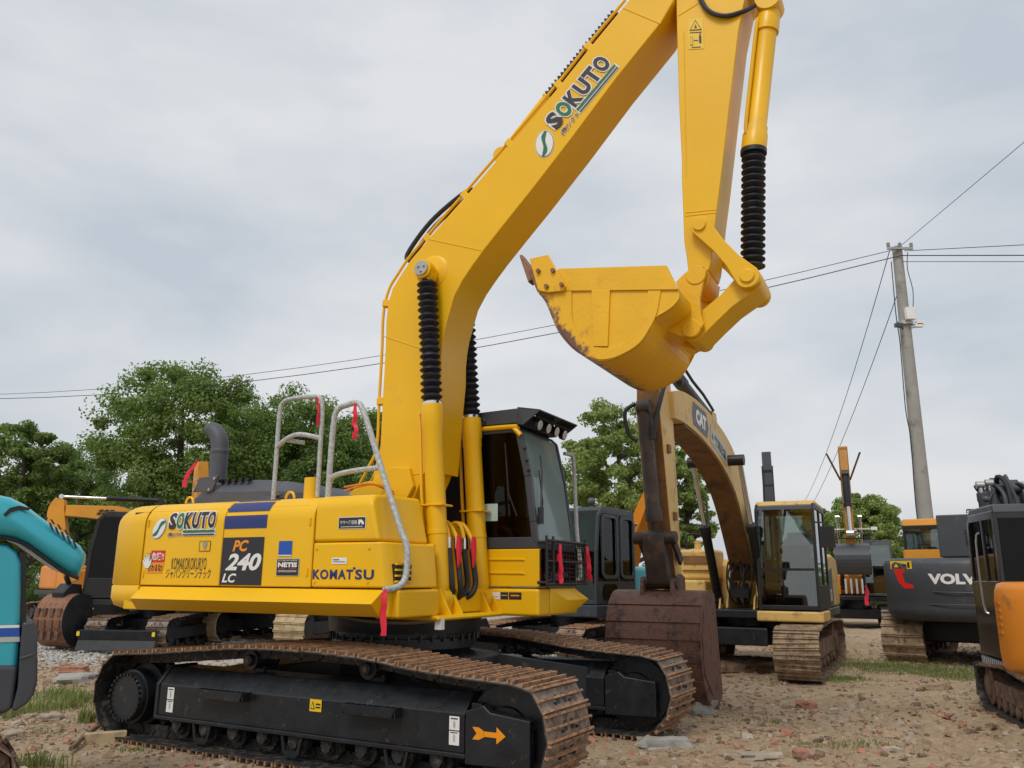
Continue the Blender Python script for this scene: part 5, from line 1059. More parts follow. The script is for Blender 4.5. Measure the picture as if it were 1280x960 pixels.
# D2: another orange machine further left
digger(frameM(-12.6, 25.5, .75, -.66), 'orange excavator far off at the left edge, mostly hidden by the raised teal hood', 1.0, 'orange', 'black',
       [(.1, 1.5, .4), (.5, 2.2, .45), (1.2, 2.7, .42), (2.6, 1.9, .3)], [(2.5, 2.1, .25), (3.0, 1.2, .22)], None, cabon=True)
# F: excavator with tracks caked in pale dry mud
rf = digger(frameM(-5.0, 20.2, -.34, -.94), 'excavator with tracks caked in pale beige mud, seen under the yellow upper body', 1.0, 'far_yellow', 'black',
       [(.1, 1.5, .35), (.8, 2.1, .4), (1.6, 2.55, .35), (2.45, 2.75, .26)], [(2.78, 3.95, .22), (2.72, 2.75, .30), (2.6, 1.5, .22)], None, tm=('beige_mud', 'beige_mud', 'beige_mud'), slew=-.44, trk=(1.75, .40, 1.12, .38), cyl=[])
ribbon(T(*wp(240, 598, 18.0)), [(.09, 0, .42), (.0, 0, .25), (-.10, 0, .1), (-.14, 0, -.05), (-.16, 0, -.2)], .10, 'red ribbon fluttering behind the tall grey exhaust pipe')
rbd = ribbon(T(*wp(132, 690, 19.0)), [(-.16, 0, .32), (-.05, 0, .16), (.03, 0, 0), (-.02, 0, -.14)], .22, 'red cloth flag in the open cab door of the orange-yellow excavator at left')
# K: upright orange arm with dark bucket
rk = digger(frameM(11.3, 27.6, -.37, -.93), 'excavator far behind on the right with an upright orange boom and a raised dark bucket', .95, 'orange', 'grey_blue',
       [(.3, 1.4, .5), (.9, 2.6, .5), (1.6, 4.0, .42), (2.1, 5.9, .3)], [(2.5, 5.7, .25), (2.6, 4.4, .34), (2.5, 2.9, .3)], None, boomm='kboom', cyl=[('boom_cylinder', (.6, 1.3), (1.5, 3.6), -.35, .07), ('boom_cylinder', (.6, 1.3), (1.5, 3.6), .35, .07), ('bucket_cylinder', (2.75, 4.9), (2.75, 3.0), 0, .12)], tm=('track_dark', 'track_plate', 'track_dark'), boomhw=.15)
ribbon(T(*wp(1083, 742, 25.6)), [(.0, 0, .25), (.03, 0, .05), (-.02, 0, -.2), (0, 0, -.35)], .12, 'red ribbon hanging beside the cab of the excavator with the upright boom')
bucket_simple(rk, I4, [(2.1, 1.75), (2.3, 1.62), (2.65, 1.68), (2.86, 1.95), (2.84, 2.3), (2.6, 2.5), (2.4, 2.55)], .50, 'dark_paint', 4, tdir=(-1, 0))
for y in (-.28, .28): mb = MB(); mb.hexa([(1.80, y*.5-.03, 4.55), (1.80, y*.5+.03, 4.55), (1.95, y*.5+.03, 4.55), (1.95, y*.5-.03, 4.55)], [(2.3, y*1.75-.03, 5.35), (2.3, y*1.75+.03, 5.35), (2.4, y*1.75+.03, 5.35), (2.4, y*1.75-.03, 5.35)]); mb.build('boom_lug', 'cat_brown', rk)
for y in (-.7, -.5, .5, .72): 
    mb = MB(); mb.box(1.32, 1.5, y-.09, y+.09, 3.0 if abs(y) > .6 else 2.7, 3.1 if abs(y) > .6 else 2.82); mb.box(1.20, 1.34, min(y, 0), max(y, 0), 3.03 if abs(y) > .6 else 2.74, 3.06 if abs(y) > .6 else 2.77); mb.build('work_lamp', 'white' if abs(y) > .6 else 'black', rk)
for k in range(4): mb = MB(); mb.tube([(1.4, -.25+.16*k, 1.05), (1.42, -.25+.16*k, 1.5)], .03); mb.build('hose', 'white', rk)
mb = MB(MA); 
# L: black folded boom standing up behind the beige excavator's cab
rl = digger(frameM(6.5, 20.6, -.31, -.95), 'excavator with a slim black upright boom behind the beige excavator cab', .85, 'dark_paint', 'dark_paint',
       [(.2, 1.5, .3), (.35, 2.6, .34), (.45, 3.8, .32), (.6, 4.95, .26)], [(.9, 5.3, .2), (.95, 4.3, .26), (1.0, 2.9, .2)], None, boomm='dark_paint', boomhw=.16, cyl=[('boom_cylinder', (.6, 1.3), (.75, 3.6), -.24, .06), ('boom_cylinder', (.6, 1.3), (.75, 3.6), .24, .06)], trk=(1.3, .3, .9, .25))
mb = MB(); 
for k in range(6): mb.box(.78, .92, -.13, .13, 2.6*.85+.36*k, 2.66*.85+.36*k)
mb.tube([(.86, -.1, 2.2), (.93, -.12, 3.0), (.9, -.1, 3.9), (.82, -.06, 4.35)], .022, 6, 4); mb.build('hose_clamps', 'black', rl)
# ---------------------------------------------------------------- H: dark grey machine seen from the rear
MH = frameM(9.20, 16.35, .58, .815)
rh = empty('excavator', MH, 'large dark grey excavator seen from the rear, white lettering on its rounded counterweight', 'excavator', G_)
tracks(rh, I4, -1.7, 1.7, .42, 1.15, .35, .19, ('mud_brown', 'mud', 'mud'), 'mud_brown', bars=2, lump=.03)
mb = MB(); mb.box(-1.1, 1.1, -1.0, 1.0, .35, .72); mb.cyl((0, 0, .7), (0, 0, .95), .6, n=30); mb.build('centre_frame', 'black', rh, .03)
mb = MB(); mb.box(-2.2, 1.3, -1.2, 1.2, .80, .98); mb.build('deck', 'black', rh, .03)
pl_ = [(-1.55, -1.36), (-2.0, -1.36), (-2.20, -1.30), (-2.36, -1.12), (-2.48, -.75), (-2.54, -.35), (-2.56, 0)]; pl_ = pl_+[(x, -y) for x, y in pl_[::-1][1:]]
rings = []
for ins, z in [(.28, .76), (.10, .80), (.02, .88), (0, .98), (.015, 1.10), (.0, 1.14), (0, 1.55), (0, 1.74), (.03, 1.81), (.12, 1.85), (.7, 1.86)]:
    rg = []
    for x, y in pl_:
        d = Vector((x+1.0, y*.8)).normalized(); rg.append((x-d.x*ins if x < -1.6 else x, y-math.copysign(min(ins, .3), y)*abs(d.y) if y else 0, z))
    rings.append(rg)
mb = MB(); mb.loft(rings); cw = mb.build('counterweight', 'volvo_grey', rh, ang=50)
def tail(y0, z0, y1, z1):           # rear surface frame, u goes to the right in a rear view
    def f(u, v, l):
        y = y0+(y1-y0)*u; z = z0+(z1-z0)*v; a = abs(y)
        pts = pl_[6:] if True else 0
        for i in range(len(pts)-1):
            if pts[i][1] <= a <= pts[i+1][1]: t = (a-pts[i][1])/(pts[i+1][1]-pts[i][1]); x = pts[i][0]+(pts[i+1][0]-pts[i][0])*t; break
        else: x = -2.0
        return Vector((x-l-.004, y, z))
    return f
A = Art(tail(.55, 1.40, -.42, 1.58)); A.text('VOLVO', 0, 1, 0, 1, 'white', 0, bold=.05); A.build('maker_lettering', cw, cuts=[])
A = Art(tail(1.12, 1.32, .80, 1.66)); A.poly([(.0, 1), (.55, 1), (.62, .82), (.45, .78), (.55, .3), (.95, .2), (1, .0), (.5, 0), (.2, .3)], 'red'); A.build('reflector', cw, 'red hooked reflector on the counterweight corner')
A = Art(tail(1.18, 1.66, .80, 1.80)); A.rect(0, 1, 0, 1, 'decal_yellow'); A.poly([(.1, .15), (.48, .15), (.29, .85)], 'ink', 1); A.poly([(.17, .22), (.41, .22), (.29, .68)], 'decal_yellow', 2); A.rect(.60, .72, .40, .55, 'ink', 1); A.rect(.80, .9, .15, .85, 'ink', 1); A.build('warning_label', cw)
mb = MB(); mb.tube([(-2.36, .62, 1.55), (-2.50, .50, 1.30), (-2.56, .40, 1.27), (-2.60, 0, 1.265), (-2.5, -.8, 1.265)], .012, 6, 4); mb.tube([(-2.42, .8, 1.06), (-2.58, .3, 1.06), (-2.60, -.2, 1.06)], .010, 6, 3); mb.build('moulded_line', 'volvo_grey', cw)
mb = MB(); mb.box(-2.1, -.6, -1.2, 1.2, .99, 1.82); mb.build('engine_bay', 'volvo_grey', rh, .04)
mb = MB(); mb.box(-2.0, -.7, -1.0, .40, 1.87, 2.62); hh = mb.build('engine_hood', 'volvo_grey', rh, .025)
mb = MB(); mb.box(-2.01, -1.995, -.42, -.05, 2.08, 2.36); mb.build('vent', 'black', hh)
mb = MB()
for k in range(6): z = 2.09+.05*k; mb.box(-2.025, -2.0, -.43, -.04, z, z+.018)
mb.box(-2.025, -2.0, -.25, -.22, 2.08, 2.36); mb.build('vent_bars', 'volvo_grey', hh)
mb = MB(); mb.tube([(-1.9, -.1, 2.64), (-1.9, -.1, 2.70), (-1.9, -.45, 2.70), (-1.9, -.45, 2.64)], .015, 6); mb.build('grab_handle', 'black', hh)
mb = MB(); mb.prism(strip_poly([(0, 1.7, .4), (.8, 2.4, .5), (1.8, 2.55, .5), (4.2, 1.4, .35)]), -.2, .2); mb.build('boom', 'volvo_grey', rh, .01)
c_ = make_cab(rh, I4, [(-.4, 1.0), (-.4, 2.56), (1.0, 2.56), (1.15, 2.46), (1.3, 1.8), (1.3, 1.0)], .36, 1.26, fmat='black', roof='far_yellow', zwin=2.08, post=.10, roof_t=.11)
mb = MB(); mb.box(-.43, -.405, .36, 1.26, 1.0, 2.06); mb.box(-.40, 1.2, 1.265, 1.285, 1.0, 2.04); mb.build('cab_panel', 'far_yellow', c_, .01)
mb = MB(); mb.box(-1.2, -.5, 1.15, 1.34, .78, .98); mb.build('yellow_frame', 'far_yellow', rh, .02)
# ---------------------------------------------------------------- I: small orange machine at the right edge
MI = frameM(6.21, 8.93, .29, .957)
ri_ = empty('excavator', MI, 'small orange and black excavator with rounded tail, cut off by the right edge', 'excavator', G_)
tracks(ri_, I4, -.95, 1.0, .27, .78, .19, .12, ('track_dark', 'mud_brown', 'mud_brown'), 'mud_brown', bars=2, lump=.01)
mb = MB(); mb.box(-.6, .6, -.7, .7, .25, .45); mb.cyl((0, 0, .44), (0, 0, .58), .38); mb.build('centre_frame', 'frame_black', ri_, .02)
mb = MB(); mb.prism([(1.32, .12), (1.40, .10), (1.36, .28), (1.40, .48), (1.34, .50), (1.30, .3)], -.96, .96); mb.build('dozer_blade', 'frame_black', ri_, .01)
mb = MB(); mb.box(-.45, 1.15, -.9, .90, .50, .60); dk = mb.build('deck', 'black', ri_, .02)
A = Art(quad_surf((1.15, .905, .51), (-.45, .905, .51), (1.15, .905, .59), (0, 1, 0))); A.rect(0, 1, 0, 1, 'white')
for k in range(18): A.poly([(k/18, 0), (k/18+.028, 0), (k/18+.04, 1), (k/18+.012, 1)], 'ink_grey', 1)
A.build('marking_tape', dk)
pr = [(-.12, .99), (-.36, .99), (-.60, .90), (-.80, .71), (-.94, .43), (-1.0, 0)]; pr = pr+[(x, -y) for x, y in pr[::-1][1:]]
rings = [[(x*(1-i_*.2) if x < -.2 else x, y*(1-i_*.12), z) for x, y in pr] for i_, z in [(.9, .49), (.35, .52), (.08, .60), (0, .72), (0, 1.25), (.1, 1.36), (.35, 1.43), (.8, 1.45), (2.6, 1.455)]]
mb = MB(); mb.loft(rings); ob_ = mb.build('rear_body', 'orange', ri_, .0, ang=60)
def tl(y0, z0, y1, z1):
    def f(u, v, l):
        y = y0+(y1-y0)*u; z = z0+(z1-z0)*v; a = abs(y); pts = pr[5:]; x = -.36
        for i in range(len(pts)-1):
            if pts[i][1] <= a <= pts[i+1][1]: t = (a-pts[i][1])/(pts[i+1][1]-pts[i][1]); x = pts[i][0]+(pts[i+1][0]-pts[i][0])*t; break
        return Vector((x-l-.003, y, z))
    return f
A = Art(tl(.84, .72, -.8, .82)); n_ = 24
for k in range(n_): A.rect(k/n_, (k+1)/n_, 0, 1, 'red')
A.build('red_stripe', ob_)
A = Art(tl(.70, 1.14, .42, 1.26)); A.rect(0, 1, 0, 1, 'decal_yellow'); A.poly([(.1, .15), (.48, .15), (.29, .85)], 'ink', 1); A.poly([(.18, .22), (.40, .22), (.29, .66)], 'decal_yellow', 2); A.rect(.60, .92, .3, .45, 'ink', 1); A.rect(.60, .92, .55, .7, 'ink', 1); A.build('warning_label', ob_)
mb = MB()
for k in range(5): z = .92+.075*k; mb.box(-.34, -.16, .975, 1.0, z, z+.03)
mb.build('vent_slots', 'orange', ob_)
CPi = [(-.12, .62), (-.12, 2.22), (1.05, 2.24), (1.15, 2.14), (1.20, 1.5), (1.20, .62)]
ci = make_cab(ri_, I4, CPi, -.05, .90, fmat='black_gloss', post=.09, glassm=('glass_dark', 'glass_dark', 'glass'), roof='dark_paint', zwin=1.46, mid=.45, roof_t=.07)
mb = MB(); mb.tube([(.42, .93, 1.1), (.44, .97, 1.2), (.44, .97, 1.9), (.42, .93, 2.0)], .012, 6, 3); mb.build('door_handle', 'steel', ci)
mb = MB(); mb.cyl((.9, .7, 2.3), (.9, .7, 2.40), .012); mb.sphere((.9, .7, 2.43), .04, 8); mb.build('beacon', 'dark_paint', ci)
mb = MB(); mb.prism(strip_poly([(1.0, .9, .3), (1.5, 1.6, .34), (1.7, 2.3, .32), (1.8, 2.72, .25)]), .12, .40); bi = mb.build('boom', 'dark_paint', ri_, .01)
mb = MB(); mb.prism(strip_poly([(1.95, 2.75, .24), (2.25, 2.2, .26), (2.2, 1.2, .2)]), .16, .36); mb.build('arm', 'dark_paint', ri_, .01)
for k, y in enumerate((.62, .50, .10, -.02)): cylr(ri_, I4, (1.35, 1.6), (1.45+.06*k, 2.66+.03*(k % 2)), y, .05, body='dark_paint', rod='steel', split=.9, name='boom_cylinder')
rk_ = random.Random(4)
for k in range(7):
    y = .62-.10*k+rk_.uniform(-.03, .03); hh_ = rk_.uniform(-.12, .05); mb = MB(); mb.tube([(1.36, y, 2.0), (1.40, y+rk_.uniform(-.05, .05), 2.4), (1.46, y+rk_.uniform(-.06, .06), 2.66+hh_), (1.58, y+.04, 2.76+hh_), (1.72, y+rk_.uniform(-.1, .1), 2.6+hh_)], rk_.choice((.018, .024, .03)), 8, 4); mb.build('boom_hose', 'rubber' if k % 2 else 'dark_paint', bi)
mb = MB(); mb.box(1.42, 1.9, .02, .06, 2.2, 2.70); mb.box(1.42, 1.9, .46, .50, 2.2, 2.62); mb.cyl((1.6, .0, 2.62), (1.6, .52, 2.62), .06); mb.build('boom_head', 'dark_paint', bi, .01)
# ---------------------------------------------------------------- G: teal machine at the left edge with its hood open
q0 = wp(47, 850, 5.15)
MG = T(q0.x, q0.y, 0) @ Rz(R_(33))
rg_ = empty('excavator', MG, 'teal excavator cut off by the left edge, its slotted engine hood standing open', 'excavator', G_)
def gx(px, py, Y=0.): p = hit(MG, px, py, 1, Y); return (p.x, p.z)
def gpoly(pts, Y=0.): return [gx(a, b, Y) for a, b in pts]
HP = [(-90, 660), (-90, 626), (-40, 617), (-5, 617), (14, 621), (32, 630), (50, 644), (68, 657), (88, 671), (102, 682), (109, 693), (108, 704), (99, 721), (84, 715), (66, 703), (48, 690), (34, 680), (18, 673), (0, 670), (-40, 672)]
YH = .0
outl = gpoly(HP, YH); O = inset_poly(outl, .05); O2 = inset_poly(outl, .02)
mb = MB(); rings = [[(x, YH-.02, z) for x, z in O], [(x, YH+.005, z) for x, z in O2], [(x, YH+.06, z) for x, z in outl], [(x-.02, YH+.9, z+.02) for x, z in outl], [(x-.02, YH+.96, z+.02) for x, z in O]]
mb.loft(rings); hd = mb.build('engine_hood', 'teal', rg_, ang=50)
mb = MB(); mb.prism(gpoly([(4, 643), (12, 635), (24, 632), (38, 635), (36, 638), (24, 637), (14, 640), (7, 646)], YH-.02), YH-.026, YH-.012); mb.build('hood_vent', 'black', hd)
for j in range(2):
    for k in range(5):
        x = (54 if not j else 61)+(8.6 if not j else 7.4)*k; y = (642 if not j else 653)+(6.6 if not j else 5.6)*k; h = 7 if not j else 10
        mb = MB(); mb.prism(gpoly([(x, y), (x+2.6, y+.8), (x+6.2, y+h), (x+3.6, y+h-.6)], YH-.02), YH-.028, YH-.008); mb.build('hood_slot', 'black', hd)
mb = MB(); e1 = gpoly([(0, 671), (18, 674), (34, 681), (48, 691), (66, 704), (84, 716), (99, 722)], YH); mb.tube([(x, YH+.03, z-.004) for x, z in e1], .012, 6, 3); mb.build('rubber_seal', 'rubber', hd)
mb = MB(); mb.prism(gpoly([(-90, 676), (-20, 676), (10, 681), (22, 690), (27, 704), (27, 740), (25, 800), (20, 860), (12, 889), (-90, 889)], .03), .03, 1.1); gb = mb.build('side_body', 'teal', rg_, .04, seg=3)
mb = MB(); mb.prism(gpoly([(-90, 831), (23.6, 831), (16, 888), (4, 893), (-90, 893)], .01), .01, 1.05); mb.build('lower_body', 'dark_paint', rg_, .03)
y_ = .03; a00, a10, a01 = gx(-90, 806, y_), gx(24.5, 802, y_), gx(-90, 784, y_)
A = Art(quad_surf((a00[0], y_, a00[1]), (a10[0], y_, a10[1]), (a01[0], y_, a01[1]), (0, -1, 0))); A.rect(0, 1, .84, 1, 'white'); A.rect(0, 1, .34, .80, 'blue'); A.rect(0, 1, .0, .30, 'decal_grey'); A.build('stripe_decal', gb)
mb = MB(); mb.prism(gpoly([(24, 690), (33, 690), (33, 776), (22, 790)], .06), .06, .9); mb.build('gap_frame', 'black', rg_)
mb = MB(); P = gpoly([(28, 778), (44, 776), (47, 783), (47, 850), (43, 868), (34, 880), (20, 889), (14, 889), (22, 860), (26, 800)], 0); mb.prism(P, 0, 1.05); cwg = mb.build('counterweight', 'dark_paint', rg_, .045, seg=3)
a, b = gx(25, 823), gx(47, 818); mb = MB(); mb.tube([(a[0], -.003, a[1]), (b[0]-.03, -.003, b[1]), (b[0]-.003, .03, b[1]), (b[0]-.001, 1.0, b[1])], .005); mb.build('seam_line', 'hood_grey', cwg)
r0_ = gx(46, 822); mb = MB(); mb.box(r0_[0]-.03, r0_[0]+.010, .02, .05, r0_[1]-.16, r0_[1]-.01); mb.build('reflector', 'red', cwg, .004)
mb = MB(); mb.box(-2.6, -.3, .1, 1.0, .62, .76); mb.build('deck', 'frame_black', rg_)
e_ = gx(34, 945, .1)
path = track_path(e_[0]-2.4, e_[0]-.28, .27, .27, [(e_[0]-2.1, .54), (e_[0]-1.3, .55), (e_[0]-.6, .54)])
bt = belt(rg_, I4, path, .1, .5, .13, ('mud_brown', 'mud_brown', 'mud_brown'), 2, .026); jitter(bt, .035, 7, 1)
mb = MB(); mb.box(e_[0]-2.3, e_[0]-.4, .16, .44, .15, .40); mb.build('track_frame', 'mud_brown', rg_, .03)
import numpy as np
# ================================================================== GROUND, RUBBLE, GRASS
def gz(x, y):
    v = Vector((x, y, 0)); d = min(1, max(0, (y-2)/3))
    rut = 0
    for x0_, y0_, x1_, y1_ in ((3.1, 4.6, 4.9, 11.8), (3.75, 4.6, 5.5, 11.6), (4.55, 7.5, 5.3, 10.2)):
        t_ = min(1, max(0, (y-y0_)/(y1_-y0_))); dd = abs(x-(x0_+(x1_-x0_)*t_+.06*math.sin(y*1.7)))
        if y0_ < y < y1_ and dd < .32: rut += (-.045 if dd < .17 else .03*(1-(dd-.17)/.15))*min(1, (y-y0_)*2, (y1_-y)*2)*(1+.35*math.sin(y*34))
    return rut+(mnoise.noise(v*.35)*.05+mnoise.noise(v*1.3+Vector((9, 0, 0)))*.03+mnoise.noise(v*4.1)*(.014+.016*max(0, min(1, x-1)))+mnoise.noise(v*9)*(.007+.007*max(0, min(1, x-1))))*1.0+.008
NX, NY = 300, 330
xs = []; ys = []
for i in range(NX+1): t = i/NX*2-1; xs.append(math.copysign(abs(t)**1.9*26, t) if abs(t) < 1 else 26*t)
for j in range(NY+1): t = j/NY; ys.append(1.0+t**1.7*45)
xs = [-500, -120]+xs+[120, 500]; ys = [-120, -20]+ys+[150, 900]
vs = []; fs_ = []
for y in ys:
    for x in xs: vs.append((x, y, gz(x, y) if abs(x) < 27 and .5 < y < 47 else -.02))
W_ = len(xs)
for j in range(len(ys)-1):
    for i in range(W_-1): fs_.append((j*W_+i, j*W_+i+1, (j+1)*W_+i+1, (j+1)*W_+i))
m, nt, b = nodes('earth'); N, L = nt.nodes, nt.links
geo = N.new('ShaderNodeNewGeometry')
def noise_(sc, det=8, rough=.6, off=0):
    mpp = N.new('ShaderNodeMapping'); mpp.inputs['Location'].default_value = (off, off*.7, 0); L.new(geo.outputs['Position'], mpp.inputs[0])
    n = N.new('ShaderNodeTexNoise'); n.inputs['Scale'].default_value = sc; n.inputs['Detail'].default_value = det; n.inputs['Roughness'].default_value = rough; L.new(mpp.outputs[0], n.inputs['Vector']); return n.outputs['Fac']
def ramp(src, stops):
    r = N.new('ShaderNodeValToRGB'); e = r.color_ramp.elements
    while len(e) < len(stops): e.new(.5)
    for k, (p, c) in enumerate(stops): e[k].position = p; e[k].color = (*c, 1)
    L.new(src, r.inputs[0]); return r.outputs[0]
def mixc(f, a, b_):
    x = N.new('ShaderNodeMix'); x.data_type = 'RGBA'; L.new(f, x.inputs['Factor']); L.new(a, x.inputs['A']); L.new(b_, x.inputs['B']); return x.outputs['Result']
base = ramp(noise_(1.1, 10, .68), [(.28, (.16, .11, .068)), (.44, (.36, .262, .16)), (.60, (.48, .37, .235)), (.78, (.34, .29, .22))])
fine = ramp(noise_(14, 8, .7, 4), [(.3, (.17, .115, .07)), (.5, (.38, .28, .18)), (.72, (.56, .45, .32))])
x = N.new('ShaderNodeMix'); x.data_type = 'RGBA'; x.inputs['Factor'].default_value = .55; L.new(base, x.inputs['A']); L.new(fine, x.inputs['B']); c1 = x.outputs['Result']
red = ramp(noise_(2.6, 7, .6, 17), [(.58, (0, 0, 0)), (.70, (.6, .6, .6))]); rc = ramp(noise_(22, 4, .5, 3), [(.4, (.34, .15, .09)), (.6, (.30, .21, .15))])
sep = N.new('ShaderNodeSeparateColor'); L.new(red, sep.inputs[0]); c2 = mixc(sep.outputs[0], c1, rc)
# pale gravel strip further back on the left
sx = N.new('ShaderNodeSeparateXYZ'); L.new(geo.outputs['Position'], sx.inputs[0])
g1 = N.new('ShaderNodeMapRange'); g1.inputs[1].default_value = 13.2; g1.inputs[2].default_value = 15.0; L.new(sx.outputs['Y'], g1.inputs[0])
g2 = N.new('ShaderNodeMapRange'); g2.inputs[1].default_value = 1.5; g2.inputs[2].default_value = -1.0; L.new(sx.outputs['X'], g2.inputs[0])
mm = N.new('ShaderNodeMath'); mm.operation = 'MULTIPLY'; L.new(g1.outputs[0], mm.inputs[0]); L.new(g2.outputs[0], mm.inputs[1])
grav = ramp(noise_(16, 5, .7, 9), [(.35, (.26, .25, .23)), (.5, (.42, .40, .37)), (.65, (.55, .53, .50))]); c3 = mixc(mm.outputs[0], c2, grav)
L.new(c3, b.inputs['Base Color']); b.inputs['Roughness'].default_value = .95; b.inputs['Specular IOR Level'].default_value = .2
bn = N.new('ShaderNodeBump'); bn.inputs['Strength'].default_value = .9; bn.inputs['Distance'].default_value = .035; L.new(noise_(9, 12, .75, 2), bn.inputs['Height']); L.new(bn.outputs[0], b.inputs['Normal'])
MATS['earth'] = m
me = bpy.data.meshes.new('ground'); me.from_pydata(vs, [], fs_); me.materials.append(m); me.polygons.foreach_set('use_smooth', [True]*len(me.polygons)); g = bpy.data.objects.new('ground', me); col.objects.link(g); g['kind'] = 'structure'
rnd = random.Random(11)
def rock_mb(mb, x, y, z, sx, sy, sz, rot, r=rnd):
    V = []; ph = rnd.random()*50
    base = [(-1, -1, -1), (1, -1, -1), (1, 1, -1), (-1, 1, -1), (-1, -1, 1), (1, -1, 1), (1, 1, 1), (-1, 1, 1)]
    M_ = T(x, y, z) @ Rz(rot) @ Matrix.Rotation(r.uniform(-.35, .35), 4, 'X') @ Matrix.Rotation(r.uniform(-.35, .35), 4, 'Y')
    for a in base: k = 1 if a[2] < 0 else r.uniform(.55, .9); V.append(M_ @ Vector((a[0]*sx*k*r.uniform(.75, 1.1), a[1]*sy*k*r.uniform(.75, 1.1), a[2]*sz*r.uniform(.8, 1.1))))
    mb.add(V, [(3, 2, 1, 0), (4, 5, 6, 7), (0, 1, 5, 4), (1, 2, 6, 5), (2, 3, 7, 6), (3, 0, 4, 7)])
mb = MB()
def clusters(n, x0, x1, y0, y1):
    return [(rnd.uniform(x0, x1), rnd.uniform(y0, y1)) for _ in range(n)]
CL_ = clusters(60, -9, 10, 4.3, 20)+[(-5.6, 12.0), (-5.0, 11.6), (-5.8, 12.6), (-7.4, 16.2), (-8, 16.5), (2.3, 8.6), (3.4, 8.2), (2.9, 9.3), (1.5, 7.3), (3.0, 6.9), (4.4, 9.8), (2.7, 11.6), (3.0, 12.1), (2.2, 12.6), (-5.3, 12.3)]
for _ in range(34000):
    if rnd.random() < .55:
        c = rnd.choice(CL_); x = rnd.gauss(c[0], .6); y = rnd.gauss(c[1], .6)
    else: y = 4.2+rnd.random()**1.3*20; x = rnd.uniform(-.75, .78)*y
    s_ = rnd.choice((.008, .010, .012, .014, .018, .024, .034))*rnd.uniform(.7, 1.3)
    if rnd.random() < .015: s_ = rnd.uniform(.04, .07)
    k = rnd.random(); mb.k = 0 if k < .26 else (1 if k < .35 else (2 if k < .78 else 3))
    rock_mb(mb, x, y, gz(x, y)+s_*.02, s_, s_*rnd.uniform(.6, 1.2), s_*rnd.uniform(.35, .6), rnd.uniform(0, 6.28))
ob = mb.build('rubble', ['stone', 'brick', 'mud', 'mud_brown'], smooth=False); tag(ob, 'small stones, brick chips and clods strewn over the bare yard', 'rubble', kind='stuff')
mb = MB()
for _ in range(14000):
    y = rnd.uniform(15.2, 27); x = rnd.uniform(-12, 1.5); s_ = rnd.uniform(.014, .035); rock_mb(mb, x, y, gz(x, y)+s_*.2, s_, s_, s_*.6, rnd.uniform(0, 6.28))
ob = mb.build('gravel', ['decal_grey'], smooth=False); tag(ob, 'pale grey gravel spread behind the yellow excavator', 'gravel', kind='stuff')
# single stones, bricks and scraps that can be told apart
def lump(name, mats_, px, py, w, d, h, label, cat, rot=0, grp=None, seed=0):
    p = gp(px, py); bm = bmesh.new(); bmesh.ops.create_cube(bm, size=1); bmesh.ops.subdivide_edges(bm, edges=bm.edges[:], cuts=5, use_grid_fill=True)
    for v in bm.verts:
        q = v.co.normalized()*.5; v.co = v.co*.55+q*.45; n_ = mnoise.noise(v.co*2.3+Vector((seed*3.7, 0, 0)))*.42+mnoise.noise(v.co*7+Vector((seed, 3, 0)))*.14; v.co *= 1+n_; v.co.x *= w; v.co.y *= d; v.co.z *= h
    me = bpy.data.meshes.new(name); bm.to_mesh(me); bm.free(); me.materials.append(MATS[mats_]); o = bpy.data.objects.new(name, me); col.objects.link(o)
    me.polygons.foreach_set('use_smooth', [True]*len(me.polygons)); me.set_sharp_from_angle(angle=R_(28))
    o.location = (p.x, p.y, gz(p.x, p.y)+h*.22); o.rotation_euler = (0, 0, rot); return tag(o, label, cat, grp)
GS = 'larger stones and bricks lying in the yard'
lump('stone', 'concrete', 878, 893, .30, .22, .20, 'grey concrete chunk beside the far front end of the yellow excavator track', 'stone', .3, GS, 1)
lump('stone', 'concrete', 833, 936, .42, .24, .12, 'flat grey slab fragment in front of the far track of the yellow excavator', 'stone', .1, GS, 2)
lump('stone', 'stone', 808, 932, .16, .14, .10, 'small grey stone wedged under the end of the far track', 'stone', .8, GS, 3)
lump('stone', 'stone', 950, 949, .42, .20, .07, 'flat pale stone half buried near the bottom edge, right of centre', 'stone', 0, GS, 4)
lump('brick', 'brick', 1002, 951, .18, .12, .09, 'red brick chunk near the bottom edge beside the flat pale stone', 'brick', .4, GS, 5)
lump('brick', 'brick', 985, 922, .20, .12, .08, 'red brick lump in the middle of the bare ground on the right', 'brick', 1.0, GS, 6)
lump('brick', 'brick', 1008, 884, .22, .14, .10, 'red brick lump in front of the beige excavator track', 'brick', .2, GS, 7)
lump('brick', 'brick', 1178, 894, .22, .14, .09, 'orange brick lump on the bare ground left of the small orange excavator', 'brick', .5, GS, 8)
lump('stone', 'mud', 1172, 863, .40, .2, .14, 'brown clod of earth below the grass by the dark grey excavator', 'stone', .2, GS, 9)
lump('stone', 'decal_orange' if False else 'stone', 1042, 893, .16, .12, .09, 'ochre stone on the right-hand ground, behind the brick lump', 'stone', .2, GS, 10)
lump('stone', 'stone', 920, 889, .16, .12, .08, 'small tan stone right of the concrete chunk', 'stone', .2, GS, 11)
lump('stone', 'stone', 63, 905, .22, .14, .08, 'grey stone in front of the grass tuft at left', 'stone', .2, GS, 12)
lump('stone', 'stone', 17, 925, .17, .13, .09, 'pale stone near the left edge above the muddy track', 'stone', .5, GS, 13)
lump('stone', 'concrete', 100, 855, .55, .4, .18, 'mound of broken concrete and brick beside the rear end of the near track', 'stone', .5, GS, 14)
lump('brick', 'brick', 92, 842, .4, .25, .16, 'reddish broken brick piece on top of the mound behind the grass tuft', 'brick', .1, GS, 15)
lump('earth_mound', 'mud_brown', 915, 838, 1.3, .9, .30, 'mound of dark churned earth under the beige excavator beside its bucket', 'earth mound', .2, None, 21)
